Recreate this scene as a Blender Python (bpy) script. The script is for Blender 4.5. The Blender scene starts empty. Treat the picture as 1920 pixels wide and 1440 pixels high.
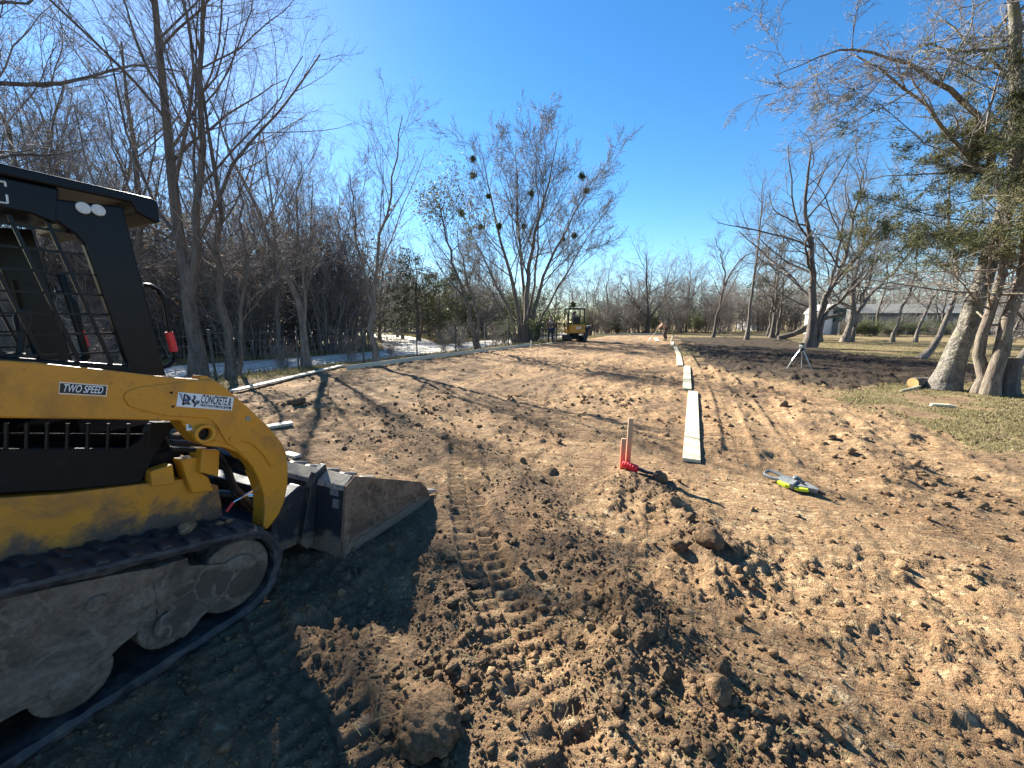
import bpy, bmesh, math, random
import numpy as np
from mathutils import Vector, Matrix, Quaternion

S = bpy.context.scene
C = S.collection
R = math.radians

# ------------------------------------------------------------------ camera, light, exposure
PITCH = R(9.1); FPX = 721.0; EYE = 1.6          # photo is 1920 px wide
cam_d = bpy.data.cameras.new('camera'); cam = bpy.data.objects.new('camera', cam_d); C.objects.link(cam)
cam.location = (0, 0, EYE); cam.rotation_euler = (math.pi / 2 - PITCH, 0, 0)
cam_d.sensor_fit = 'HORIZONTAL'; cam_d.sensor_width = 36; cam_d.lens = 36 * FPX / 1920
cam_d.clip_start = 0.05; cam_d.clip_end = 3000
S.camera = cam

SUN_EL = R(31.0); SUN_AZ = R(-35.9)             # azimuth clockwise from +Y
sun_dir = Vector((math.sin(SUN_AZ) * math.cos(SUN_EL), math.cos(SUN_AZ) * math.cos(SUN_EL), math.sin(SUN_EL)))
W = bpy.data.worlds.new('World'); S.world = W; W.use_nodes = True
wn = W.node_tree.nodes; wl = W.node_tree.links; wn.clear()
sky = wn.new('ShaderNodeTexSky'); sky.sky_type = 'NISHITA'; sky.sun_disc = False
sky.sun_elevation = SUN_EL; sky.sun_rotation = SUN_AZ
sky.air_density = 1.0; sky.dust_density = 0.09; sky.ozone_density = 3.0; sky.altitude = 200
hs = wn.new('ShaderNodeHueSaturation'); hs.inputs['Saturation'].default_value = 1.28
bg = wn.new('ShaderNodeBackground'); bg.inputs['Strength'].default_value = 0.051
wo = wn.new('ShaderNodeOutputWorld')
wl.new(sky.outputs[0], hs.inputs['Color']); wl.new(hs.outputs[0], bg.inputs[0]); wl.new(bg.outputs[0], wo.inputs[0])
sd = bpy.data.lights.new('sun', 'SUN'); sd.energy = 5.0; sd.angle = R(0.53); sd.color = (1.0, 0.95, 0.82)
so = bpy.data.objects.new('sun', sd); C.objects.link(so)
so.rotation_euler = sun_dir.to_track_quat('Z', 'Y').to_euler(); so.location = (-20, 30, 30)
S.view_settings.view_transform = 'Standard'; S.view_settings.look = 'None'
S.view_settings.exposure = 2.18; S.view_settings.gamma = 1.0; S.view_settings.use_curve_mapping = False

# ------------------------------------------------------------------ helpers: numpy noise
def _hash(xi, yi, seed):
    h = (xi.astype(np.int64) * 374761393 + yi.astype(np.int64) * 668265263 + seed * 974634541) & 0xffffffff
    h = ((h ^ (h >> 13)) * 1274126177) & 0xffffffff
    h = ((h ^ (h >> 15)) * 2246822519) & 0xffffffff
    return ((h ^ (h >> 16)) & 0xffffff) / float(0xffffff)
def vnoise(x, y, seed=0):
    xi = np.floor(x); yi = np.floor(y); fx = x - xi; fy = y - yi
    fx = fx * fx * fx * (fx * (fx * 6 - 15) + 10); fy = fy * fy * fy * (fy * (fy * 6 - 15) + 10)
    a = _hash(xi, yi, seed); b = _hash(xi + 1, yi, seed); c = _hash(xi, yi + 1, seed); d = _hash(xi + 1, yi + 1, seed)
    return ((a + (b - a) * fx) * (1 - fy) + (c + (d - c) * fx) * fy) * 2 - 1
def fbm(x, y, s, o=3, seed=0, g=0.5):
    v = 0; a = 1.0; t = 0; c, sn = 0.8, 0.6
    x = x / s; y = y / s
    for i in range(o):
        v = v + a * vnoise(x, y, seed + i * 17); t += a; a *= g
        x, y = (x * c - y * sn) * 2.03 + 11.3, (x * sn + y * c) * 2.03 - 5.7
    return v / t
def domes(x, y, cell, seed, fill=0.75):
    """lumpy clods: half-ellipsoids on a jittered lattice"""
    wob = vnoise(x / cell * 2.7, y / cell * 2.7, seed + 3) + .6 * vnoise(x / cell * 6.1, y / cell * 6.1, seed + 4)
    xs = x / cell; ys = y / cell; xi = np.floor(xs); yi = np.floor(ys); best = np.zeros_like(xs)
    for dx in (-1, 0, 1):
        for dy in (-1, 0, 1):
            cx = xi + dx; cy = yi + dy
            px = cx + _hash(cx, cy, seed); py = cy + _hash(cx, cy, seed + 5)
            r = 0.15 + 0.6 * _hash(cx, cy, seed + 9) ** 2
            r = np.where(_hash(cx, cy, seed + 13) < fill, r, 0.01)
            d2 = (xs - px) ** 2 + (ys - py) ** 2
            best = np.maximum(best, np.sqrt(np.maximum(r * r - d2 * (1 + .9 * wob), 0)))
    return best * cell
def sstep(a, b, v):
    t = np.clip((v - a) / (b - a), 0, 1); return t * t * (3 - 2 * t)

# ------------------------------------------------------------------ photo pixel -> place
SLOPE = 0.008
def ray(u, v):
    rx = (u - 960) / FPX; ry = (v - 720) / FPX
    return np.array([rx, math.cos(PITCH) - ry * math.sin(PITCH), -math.sin(PITCH) - ry * math.cos(PITCH)])
def gnd(u, v):
    d = ray(u, v); t = EYE / (-d[2] + SLOPE * d[1]); return float(t * d[0]), float(t * d[1])
def at(u, y, z=0.0):
    """x of something standing y metres ahead that shows at picture column u"""
    return (u - 960) / FPX * (y * math.cos(PITCH) + (EYE - z) * math.sin(PITCH))

# ------------------------------------------------------------------ terrain
LB_Y = np.array([-20, 0, 8, 12.7, 23.9, 40, 60]); LB_X = np.array([-9, -7.6, -6.7, -5.6, 1.2, 11, 24])
ROAD1 = np.array([(-60, -12), (-30, 4), (-17.5, 11.5), (-12.2, 16.0), (-8.2, 21), (-4.6, 27.5), (-0.5, 36), (4, 46), (9, 58), (14, 75)], float)
ROAD2 = np.array([(-6, 25), (-8.2, 31), (-11, 39), (-17, 50), (-30, 64), (-55, 82)], float)
def seg_dist(x, y, P):
    """distance, signed side and arclength to a polyline"""
    best = np.full(x.shape, 1e9); side = np.zeros(x.shape); arc = np.zeros(x.shape); s0 = 0
    for a, b in zip(P[:-1], P[1:]):
        d = b - a; L = math.hypot(*d); t = np.clip(((x - a[0]) * d[0] + (y - a[1]) * d[1]) / L ** 2, 0, 1)
        px = a[0] + t * d[0]; py = a[1] + t * d[1]; q = np.hypot(x - px, y - py); m = q < best
        best = np.where(m, q, best); side = np.where(m, ((x - a[0]) * d[1] - (y - a[1]) * d[0]) / L, side)
        arc = np.where(m, s0 + t * L, arc); s0 += L
    return best, side, arc
def smooth_poly(P, n=8):
    P = np.asarray(P, float); out = []
    Q = np.vstack([2 * P[0] - P[1], P, 2 * P[-1] - P[-2]])
    for i in range(1, len(Q) - 2):
        for k in range(n):
            t = k / n; a, b, c, d = Q[i - 1], Q[i], Q[i + 1], Q[i + 2]
            out.append(0.5 * (2 * b + (c - a) * t + (2 * a - 5 * b + 4 * c - d) * t * t + (3 * b - a - 3 * c + d) * t ** 3))
    out.append(P[-1]); return np.array(out)
def in_poly(x, y, P):
    P = np.asarray(P, float); r = np.zeros(x.shape, bool); j = len(P) - 1
    for i in range(len(P)):
        xi, yi = P[i]; xj, yj = P[j]
        with np.errstate(divide='ignore', invalid='ignore'):
            c = ((yi > y) != (yj > y)) & (x < (xj - xi) * (y - yi) / (yj - yi + 1e-12) + xi)
        r ^= c; j = i
    return r
CLAY = [(-9, -20), (-7.6, 0), (-6.7, 8), (-5.6, 12.7), (1.2, 23.9), (10.5, 40.5), (15.4, 40.5), (14.4, 35), (9.2, 20.5), (7.0, 14.3), (6.6, 10.9), (6.9, 9.0),
        (7.2, 8.0), (6.9, 7.0), (6.3, 5.8), (6.0, 4.7), (6.6, 3.9), (8.5, 3.0), (14, 1), (14, -20)]
DARKSOIL = [(14.4, 35.5), (9.2, 20.5), (7.0, 14.3), (6.5, 11.2), (6.9, 9.2), (7.6, 8.6), (8.8, 8.9), (9.6, 9.3), (10.6, 9.2), (13, 9.6), (16, 11.5), (16.5, 14.5), (16, 18),
            (17.5, 22), (21, 28), (23, 33.5)]
TREADS = [(smooth_poly([(-0.93, 5.94), (-0.62, 4.6), (-0.48, 3.68), (-0.27, 2.63), (-0.09, 2.02), (0.06, 1.62), (0.2, 1.2)]), 0.15, 0.034),
          (smooth_poly([(0.6, 9.5), (-0.1, 7.6), (-0.75, 6.2)]), 0.15, 0.03),
          (smooth_poly([(-1.6, 2.0), (-1.15, 1.55), (-0.75, 1.32), (-0.5, 0.9)]), 0.16, 0.03),
          (smooth_poly([(2.6, 4.2), (3.3, 5.6), (4.6, 8.4), (6.5, 13), (8.5, 18)]), 0.15, 0.034), (smooth_poly([(3.3, 3.9), (4.0, 5.4), (5.2, 8.0), (7.0, 12.4)]), 0.15, 0.028), (smooth_poly([(-1.9, 8.5), (-1.5, 7.0), (-1.35, 5.6)]), .15, .034)]
_h = np.array([math.sin(R(24)), math.cos(R(24))]); _l = np.array([-_h[1], _h[0]])
for off, s0, s1, cv in [(-4.1, 5, 30, .5), (-2.9, 6, 30, .3), (-1.3, 8, 30, -.3), (-0.1, 9, 32, .4), (1.0, 10, 33, -.4), (2.0, 12, 34, 0.2), (-5.0, 9, 24, -.6)]:
    TREADS.append((np.array([(0.9, 0.5) + _h * s + _l * (-off + cv * math.sin(s * 0.25)) for s in np.linspace(s0, s1, 14)]), 0.17, 0.026))
RIDGES = [  # windrows of loose soil: polyline, half width, height
    (smooth_poly([(0.05, 3.7), (0.22, 3.15), (0.40, 2.55), (0.50, 2.05), (0.52, 1.7)]), 0.20, 0.075),
    (smooth_poly([(1.22, 3.62), (1.28, 3.2), (1.40, 2.75), (1.45, 2.35)]), 0.20, 0.10),
    (smooth_poly([(0.62, 1.9), (0.74, 1.6), (0.85, 1.35), (1.0, 1.0)]), 0.19, 0.085),
    (smooth_poly([(-0.55, 2.3), (-0.35, 1.8), (-0.2, 1.5)]), 0.10, 0.035),
    (smooth_poly([(2.9, 2.25), (3.4, 2.1), (4.0, 2.05)]), 0.14, 0.05),
    (smooth_poly([(3.5, 3.1), (4.3, 4.5), (4.9, 6.2), (5.6, 8.4), (6.0, 10.6), (6.8, 14), (8.9, 20), (11, 25)]), 0.38, 0.10),
    (smooth_poly([(3.0, 1.55), (3.7, 1.75), (4.3, 1.7)]), 0.12, 0.05),
    (smooth_poly([(-2.2, 5.0), (-1.2, 4.6), (-0.4, 4.65)]), 0.22, 0.05)]
SMOOTHS = [((0.30, 2.75), 0.22, 0.5), ((0.42, 2.2), 0.16, 0.35), ((1.65, 2.0), 0.25, 0.3), ((1.9, 1.72), 0.2, 0.2)]
DARKB = [((-0.9, 4.55), 0.7, .7), ((0.15, 3.3), 0.42, .95), ((0.42, 2.45), 0.30, 1.0), ((1.25, 3.45), 0.35, .9), ((1.42, 2.6), 0.28, .9), ((0.7, 1.6), .35, .6),
         ((-0.35, 1.2), 0.45, .6), ((0.9, 1.1), 0.35, .5), ((-1.2, 1.9), 1.0, .75), ((-3.2, 6.3), 0.5, .7), ((-0.2, 7.0), 0.8, .7), ((0.1, 9.0), 1.0, .8), ((1.5, 10.5), 1.0, .6),
         ((-2.4, 4.7), .9, .8), ((3.4, 2.15), .4, .7), ((4.3, 5.6), .45, .75), ((1.2, 16), 1.6, .6), ((5.0, 21), 2.2, .75), ((3, 25), 2.5, .8), ((-3.4, 12.5), 1.2, .6), ((3.9, 2.9), .5, .4),
         ((0.0, 5.6), 0.5, .6), ((-0.7, 3.0), 0.35, .4), ((0.7, 5.2), .5, .5), ((7, 30), 2.2, .7), ((2.6, 1.2), .5, .35), ((-0.5, 2.3), .25, .5), ((0.9, 4.1), .4, .7)]
BOARDS = [(gnd(1296, 868), gnd(1299, 737)), (gnd(1288, 732), gnd(1288, 689)), (gnd(1275, 687), gnd(1272, 665)), (gnd(1271, 664), gnd(1266, 651)), (gnd(1260, 649), gnd(1261, 642)), (gnd(438, 738), gnd(642, 688))]
def zones(x, y):
    """clay, dark (moist brown on clay), black (tilled soil), grass weights"""
    am = np.where(x > 3, 1.5, .35); wx = x + am * fbm(x, y, 1.1, 5, 41, .65) * (0.6 + 0.03 * y.clip(0, 30)); wy = y + am * fbm(x, y, 1.0, 5, 57, .65) * (0.6 + 0.04 * y.clip(0, 30))
    clay = in_poly(wx, wy, CLAY).astype(float)
    rim = (x > 3) & (x < 14) & (y < 16)
    if rim.any():
        acc = clay[rim].copy(); k = 1
        for ox, oy in ((.5, .2), (-.5, -.3), (.2, .7), (-.3, -.7), (.9, .5), (-.9, -.5), (.4, 1.1)):
            acc += in_poly(wx[rim] + ox, wy[rim] + oy, CLAY); k += 1
        clay[rim] = sstep(.05, .95, acc / k)
    wx2 = x + 1.0 * fbm(x, y, 1.6, 4, 71); wy2 = y + 1.2 * fbm(x, y, 1.3, 4, 77)
    black = in_poly(wx2, wy2, DARKSOIL) & (in_poly(x, y, DARKSOIL) | (clay < .5))
    black = black.astype(float) * (1 - clay * 0.7)
    dark = np.zeros(x.shape)
    for (cx, cy), r, s in DARKB:
        q = np.hypot((x - cx) / r, (y - cy) / (r * (1.0 if cy < 5 else 0.8)))
        dark = np.maximum(dark, s * np.clip(1.35 - q + 0.9 * fbm(x, y, 0.35 if cy < 5 else .9, 3, 91), 0, 1))
    dark = np.maximum(dark, np.clip((fbm(x, y, 0.9, 4, 19) - 0.16) * 2.2, 0, .6) * (0.55 + .45 * sstep(2.5, -1.0, x)))
    ca, sa = math.cos(R(24)), math.sin(R(24)); aa = x * ca - y * sa; bb = x * sa + y * ca
    dark = np.maximum(dark, np.clip((fbm(aa * 1.6, bb * .42, .8, 4, 119) - .06) * 2.8, 0, .85) * sstep(4, 7, np.hypot(x, y)))
    trans = sstep(0.0, -1.0, x - (4.2 + 0.11 * (y - 4))) # spoil edge patches on the right
    return clay, dark, black
def base(x, y):
    b = SLOPE * np.clip(y, 0, 40)
    xl = np.interp(y, LB_Y, LB_X)
    b = b - 0.42 * sstep(0.9, 4.0, xl - x)
    return b
def detail(x, y):
    clay, dark, black = zones(x, y)
    r = np.hypot(x, y)
    rough = clay * 1.0 + black * 1.6; soft = 1 - np.clip(clay + black, 0, 1)
    z = 0.035 * fbm(x, y, 2.2, 3, 3) * (0.4 + 0.6 * np.clip(clay + black, 0, 1))
    c, s = math.cos(R(24)), math.sin(R(24)); a = x * c - y * s; b = x * s + y * c
    z = z + clay * 0.016 * fbm(a * 3.0, b * 0.8, 0.7, 3, 23)
    lump = np.clip(0.28 + 0.9 * fbm(x, y, 1.1, 3, 33) + 0.25 * sstep(4.5, 2.0, r), 0.06, 1)
    z = z + rough * lump * (0.022 * fbm(x, y, 0.28, 3, 5) + 0.20 * domes(x, y, 0.17, 101, .35))
    near = sstep(14, 5, r)
    z = z + rough * (0.35 + .65 * lump) * ((0.034 + 0.042 * sstep(4, 8, r)) * fbm(x, y, 0.14, 3, 207, .6) + (0.02 + 0.036 * sstep(4, 8, r)) * fbm(a * 1.0, b * 0.45, 0.16, 2, 211)) * sstep(40, 12, r)
    z = z + rough * near * (0.2 + lump * .8) * (0.010 * fbm(x, y, 0.06, 3, 9, .6) + 0.22 * domes(x, y, 0.065, 202, .4))
    z = z + rough * sstep(6, 3, r) * lump * 0.42 * domes(x, y, 0.03, 303, .55)
    z = z + black * 0.07 * np.abs(fbm(x, y, 0.5, 4, 61)) * 1.4
    z = z + soft * 0.02 * fbm(x, y, 0.8, 3, 13)
    for P, w, h in RIDGES:
        m = (x > P[:, 0].min() - 1) & (x < P[:, 0].max() + 1) & (y > P[:, 1].min() - 1) & (y < P[:, 1].max() + 1)
        if not m.any(): continue
        xm, ym = x[m], y[m]; d, _, _ = seg_dist(xm, ym, P)
        prof = np.exp(-(d / w) ** 2) * h * (0.75 + 0.5 * fbm(xm, ym, 0.22, 3, 7))
        z[m] += prof + np.exp(-(d / w) ** 2) * (0.24 * domes(xm, ym, 0.12, 404, .5))
    for (cx, cy), rr, k in SMOOTHS:
        m = np.hypot(x - cx, y - cy) < rr * 1.4
        if m.any():
            pass
    for P, w, dep in TREADS:
        m = (x > P[:, 0].min() - .5) & (x < P[:, 0].max() + .5) & (y > P[:, 1].min() - .5) & (y < P[:, 1].max() + .5)
        if not m.any(): continue
        xm, ym = x[m], y[m]; d, sd_, arc = seg_dist(xm, ym, P)
        k = sstep(w * 1.15, w * 0.9, d)
        edge = np.exp(-((d - w * 1.25) / (w * 0.3)) ** 2) * dep * 0.55
        lug = (np.abs(((arc + (sd_ > 0) * 0.05 + 0.01 * fbm(xm, ym, .1, 2, 5)) / 0.10) % 1 - 0.5) * 2)
        bars = sstep(0.35, 0.6, lug) * (np.abs(sd_) > w * 0.06)
        patchy = np.clip(0.55 + 0.9 * fbm(xm, ym, 0.8, 2, 15), 0.1, 1) if dep < 0.033 else np.clip(.85 + .8 * fbm(xm, ym, .45, 3, 15), .25, 1)
        z[m] = z[m] * (1 - 0.8 * k * patchy) + patchy * (k * (-dep * 0.6 + dep * 0.75 * bars) + edge)
    for a, b in BOARDS:
        m = (x > min(a[0], b[0]) - .6) & (x < max(a[0], b[0]) + .6) & (y > min(a[1], b[1]) - .6) & (y < max(a[1], b[1]) + .6)
        if m.any(): q = seg_dist(x[m], y[m], np.array([a, b]))[0]; z[m] = z[m] * (.25 + .75 * sstep(.10, .30, q))
    return z * sstep(70, 45, r)
def height(x, y):
    x = np.atleast_1d(np.asarray(x, float)); y = np.atleast_1d(np.asarray(y, float))
    z = base(x, y) + detail(x, y)
    # clear bed under roads
    return z
def hz(x, y): return float(height(x, y)[0])
def hmax(x, y, r=0.1):
    a = np.linspace(0, 2 * math.pi, 9)[:-1]; xs = np.concatenate([[x], x + r * np.cos(a)]); ys = np.concatenate([[y], y + r * np.sin(a)])
    return height(xs, ys)

# ------------------------------------------------------------------ mesh helpers
def np_mesh(name, V, faces, smooth=False):
    me = bpy.data.meshes.new(name); faces = [np.asarray(f, np.int32) for f in faces if len(f)]
    V = np.asarray(V, np.float32); me.vertices.add(len(V)); me.vertices.foreach_set('co', V.ravel())
    nl = sum(f.size for f in faces); npoly = sum(len(f) for f in faces)
    me.loops.add(nl); me.polygons.add(npoly)
    me.loops.foreach_set('vertex_index', np.concatenate([f.ravel() for f in faces]))
    st = []; o = 0
    for f in faces:
        st.append(o + np.arange(len(f)) * f.shape[1]); o += f.size
    me.polygons.foreach_set('loop_start', np.concatenate(st).astype(np.int32))
    if smooth: me.polygons.foreach_set('use_smooth', np.ones(npoly, bool))
    me.update(calc_edges=True); me.validate(); return me
def link(name, me, mat=None, parent=None, loc=None, rot=None):
    o = bpy.data.objects.new(name, me); C.objects.link(o)
    if mat is not None and me is not None and len(me.materials) == 0: me.materials.append(mat)
    if parent is not None: o.parent = parent
    if loc is not None: o.location = loc
    if rot is not None: o.rotation_euler = rot
    return o
def tag(o, label=None, cat=None, group=None, kind=None):
    if label: o['label'] = label
    if cat: o['category'] = cat
    if group: o['group'] = group
    if kind: o['kind'] = kind
    return o
def empty(name, loc=(0, 0, 0), rz=0, label=None, cat=None, group=None):
    o = bpy.data.objects.new(name, None); C.objects.link(o); o.location = loc; o.rotation_euler = (0, 0, rz)
    o.empty_display_size = 0.2; return tag(o, label, cat, group)
def copy_tree(o, parent=None):
    c = o.copy(); C.objects.link(c); c.parent = parent
    for ch in o.children: copy_tree(ch, c)
    return c
class MB:
    def __init__(s): s.v = []; s.f = []
    def add(s, V, F):
        b = len(s.v); s.v += [tuple(p) for p in V]; s.f += [tuple(i + b for i in f) for f in F]; return s
    def box(s, x0, x1, y0, y1, z0, z1):
        return s.add([(x0, y0, z0), (x1, y0, z0), (x1, y1, z0), (x0, y1, z0), (x0, y0, z1), (x1, y0, z1), (x1, y1, z1), (x0, y1, z1)],
                     [(0, 3, 2, 1), (4, 5, 6, 7), (0, 1, 5, 4), (1, 2, 6, 5), (2, 3, 7, 6), (3, 0, 4, 7)])
    def prism(s, poly, y0, y1):
        """polygon in XZ swept from y0 to y1 (y0<y1)"""
        A = sum(poly[i][0] * poly[(i + 1) % len(poly)][1] - poly[(i + 1) % len(poly)][0] * poly[i][1] for i in range(len(poly)))
        if A < 0: poly = poly[::-1]
        n = len(poly)
        return s.add([(x, y0, z) for x, z in poly] + [(x, y1, z) for x, z in poly],
                     [tuple(range(n)), tuple(range(2 * n - 1, n - 1, -1))] + [((i + 1) % n, i, n + i, n + (i + 1) % n) for i in range(n)])
    def tube(s, P, r, n=8, cap=True):
        P = [Vector(p) for p in P]; rs = r if isinstance(r, (list, tuple)) else [r] * len(P); V = []; ref = None
        for i, p in enumerate(P):
            t = (P[min(i + 1, len(P) - 1)] - P[max(i - 1, 0)]).normalized()
            if ref is None: ref = Vector((0, 0, 1)) if abs(t.z) < .9 else Vector((1, 0, 0))
            u = t.cross(ref).normalized(); w = u.cross(t)
            ref = w.copy() if False else ref
            V += [p + (u * math.cos(2 * math.pi * k / n) + w * math.sin(2 * math.pi * k / n)) * rs[i] for k in range(n)]
        F = [(i * n + k, i * n + (k + 1) % n, (i + 1) * n + (k + 1) % n, (i + 1) * n + k) for i in range(len(P) - 1) for k in range(n)]
        if cap: F += [tuple(range(n - 1, -1, -1)), tuple(range((len(P) - 1) * n, len(P) * n))]
        return s.add(V, F)
    def cyl(s, a, b, r, n=16): return s.tube([a, b], r, n)
    def ring(s, c, r0, r1, y0, y1, n=24):
        V = []; F = []
        for k in range(n):
            a = 2 * math.pi * k / n; ca, sa = math.cos(a), math.sin(a)
            V += [(c[0] + r1 * ca, y0, c[1] + r1 * sa), (c[0] + r1 * ca, y1, c[1] + r1 * sa), (c[0] + r0 * ca, y1, c[1] + r0 * sa), (c[0] + r0 * ca, y0, c[1] + r0 * sa)]
        for k in range(n):
            a = 4 * k; b = 4 * ((k + 1) % n)
            F += [(a + j, b + j, b + (j + 1) % 4, a + (j + 1) % 4) for j in range(4)]
        return s.add(V, F)
    def mesh(s, name):
        me = bpy.data.meshes.new(name); me.from_pydata(s.v, [], s.f)
        bm = bmesh.new(); bm.from_mesh(me); bmesh.ops.recalc_face_normals(bm, faces=bm.faces); bm.to_mesh(me); bm.free()
        return me
    def build(s, name, mat, parent=None, bevel=0, smooth=False, loc=None, rot=None):
        me = s.mesh(name); o = link(name, me, mat, parent, loc, rot)
        if smooth:
            me.polygons.foreach_set('use_smooth', [True] * len(me.polygons))
            if hasattr(me, 'set_sharp_from_angle'): me.set_sharp_from_angle(angle=R(35))
        if bevel:
            m = o.modifiers.new('bevel', 'BEVEL'); m.width = bevel; m.segments = 2; m.limit_method = 'ANGLE'; m.angle_limit = R(35)
        return o

# ------------------------------------------------------------------ materials
def nt(name):
    m = bpy.data.materials.new(name); m.use_nodes = True; n = m.node_tree.nodes; l = m.node_tree.links
    return m, n, l, n['Principled BSDF']
def noise(n, l, vec, scale, det=4, rough=.6, dist=0):
    t = n.new('ShaderNodeTexNoise'); t.inputs['Scale'].default_value = scale; t.inputs['Detail'].default_value = det
    t.inputs['Roughness'].default_value = rough; t.inputs['Distortion'].default_value = dist
    if vec: l.new(vec, t.inputs['Vector'])
    return t.outputs['Fac']
def ramp(n, l, fac, a, b, c0=(0, 0, 0, 1), c1=(1, 1, 1, 1)):
    r = n.new('ShaderNodeValToRGB'); r.color_ramp.elements[0].position = a; r.color_ramp.elements[1].position = b
    r.color_ramp.elements[0].color = c0; r.color_ramp.elements[1].color = c1; l.new(fac, r.inputs[0]); return r.outputs[0]
def mix(n, l, fac, a, b, mode='MIX'):
    m = n.new('ShaderNodeMix'); m.data_type = 'RGBA'; m.blend_type = mode
    for sck, v in ((m.inputs[0], fac), (m.inputs[6], a), (m.inputs[7], b)):
        if isinstance(v, (int, float)): sck.default_value = v
        elif isinstance(v, tuple): sck.default_value = v if len(v) == 4 else (*v, 1)
        else: l.new(v, sck)
    return m.outputs[2]
def math_n(n, l, op, a, b=0.0, clamp=False):
    m = n.new('ShaderNodeMath'); m.operation = op; m.use_clamp = clamp
    for i, v in enumerate((a, b)):
        if isinstance(v, (int, float)): m.inputs[i].default_value = v
        else: l.new(v, m.inputs[i])
    return m.outputs[0]
def bump(n, l, p, h, strength, dist):
    b = n.new('ShaderNodeBump'); b.inputs['Strength'].default_value = strength; b.inputs['Distance'].default_value = dist
    l.new(h, b.inputs['Height']); l.new(b.outputs[0], p.inputs['Normal'])

def mat_soil():
    m, n, l, p = nt('soil'); geo = n.new('ShaderNodeNewGeometry'); pos = geo.outputs['Position']
    at_ = n.new('ShaderNodeAttribute'); at_.attribute_name = 'zone'
    sep = n.new('ShaderNodeSeparateColor'); l.new(at_.outputs['Color'], sep.inputs[0])
    dark, grass, black = sep.outputs[0], sep.outputs[1], sep.outputs[2]
    big = noise(n, l, pos, 0.55, 5, .62); mid = noise(n, l, pos, 3.2, 6, .7, .4); fine = noise(n, l, pos, 30, 6, .75); grit = noise(n, l, pos, 140, 3, .6)
    clay = mix(n, l, ramp(n, l, mid, .36, .66), (.50, .340, .180), (.63, .475, .275))
    clay = mix(n, l, ramp(n, l, big, .44, .68), clay, (.52, .305, .155))
    clay = mix(n, l, math_n(n, l, 'MULTIPLY', ramp(n, l, fine, .50, .72), .75), clay, (.72, .57, .36))
    clay = mix(n, l, math_n(n, l, 'MULTIPLY', ramp(n, l, fine, .46, .30), .6), clay, (.23, .135, .075))
    spk = noise(n, l, pos, 11, 5, .7)
    clay = mix(n, l, math_n(n, l, 'MULTIPLY', ramp(n, l, spk, .43, .28), .52), clay, (.17, .10, .055))
    clay = mix(n, l, math_n(n, l, 'MULTIPLY', ramp(n, l, spk, .54, .70), .75), clay, (.70, .54, .34))
    mr_ = n.new('ShaderNodeMapping'); mr_.inputs['Rotation'].default_value = (0, 0, R(24)); mr2 = n.new('ShaderNodeMapping'); mr2.inputs['Scale'].default_value = (2.2, 11, 2.2); l.new(pos, mr_.inputs[0]); l.new(mr_.outputs[0], mr2.inputs[0])
    stre = noise(n, l, mr2.outputs[0], 1.0, 4, .6, .6)
    clay = mix(n, l, math_n(n, l, 'MULTIPLY', ramp(n, l, stre, .47, .30), .62), clay, (.24, .145, .08))
    dk = mix(n, l, ramp(n, l, fine, .38, .66), (.095, .060, .038), (.26, .172, .106))
    dfac = math_n(n, l, 'MULTIPLY', dark, math_n(n, l, 'ADD', ramp(n, l, mid, .30, .60), .45), True)
    col = mix(n, l, dfac, clay, dk)
    blk = mix(n, l, ramp(n, l, fine, .35, .7), (.030, .022, .016), (.085, .062, .045))
    col = mix(n, l, black, col, blk)
    g = mix(n, l, ramp(n, l, fine, .35, .65), (.15, .125, .058), (.28, .24, .12))
    g = mix(n, l, ramp(n, l, mid, .42, .62), g, (.16, .105, .062))
    gfac = math_n(n, l, 'MULTIPLY', grass, math_n(n, l, 'ADD', ramp(n, l, mid, .3, .45), .35), True)
    col = mix(n, l, gfac, col, g)
    # pale grit
    col = mix(n, l, math_n(n, l, 'MULTIPLY', ramp(n, l, grit, .66, .74), .5), col, (.58, .46, .32))
    l.new(col, p.inputs['Base Color']); p.inputs['Roughness'].default_value = .95; p.inputs['Specular IOR Level'].default_value = .12
    h = math_n(n, l, 'ADD', math_n(n, l, 'MULTIPLY', fine, 1.0), math_n(n, l, 'MULTIPLY', grit, .35))
    h = math_n(n, l, 'ADD', h, math_n(n, l, 'MULTIPLY', spk, 1.6))
    h = math_n(n, l, 'ADD', h, math_n(n, l, 'MULTIPLY', stre, 2.2))
    bump(n, l, p, h, .9, .036); return m
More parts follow.
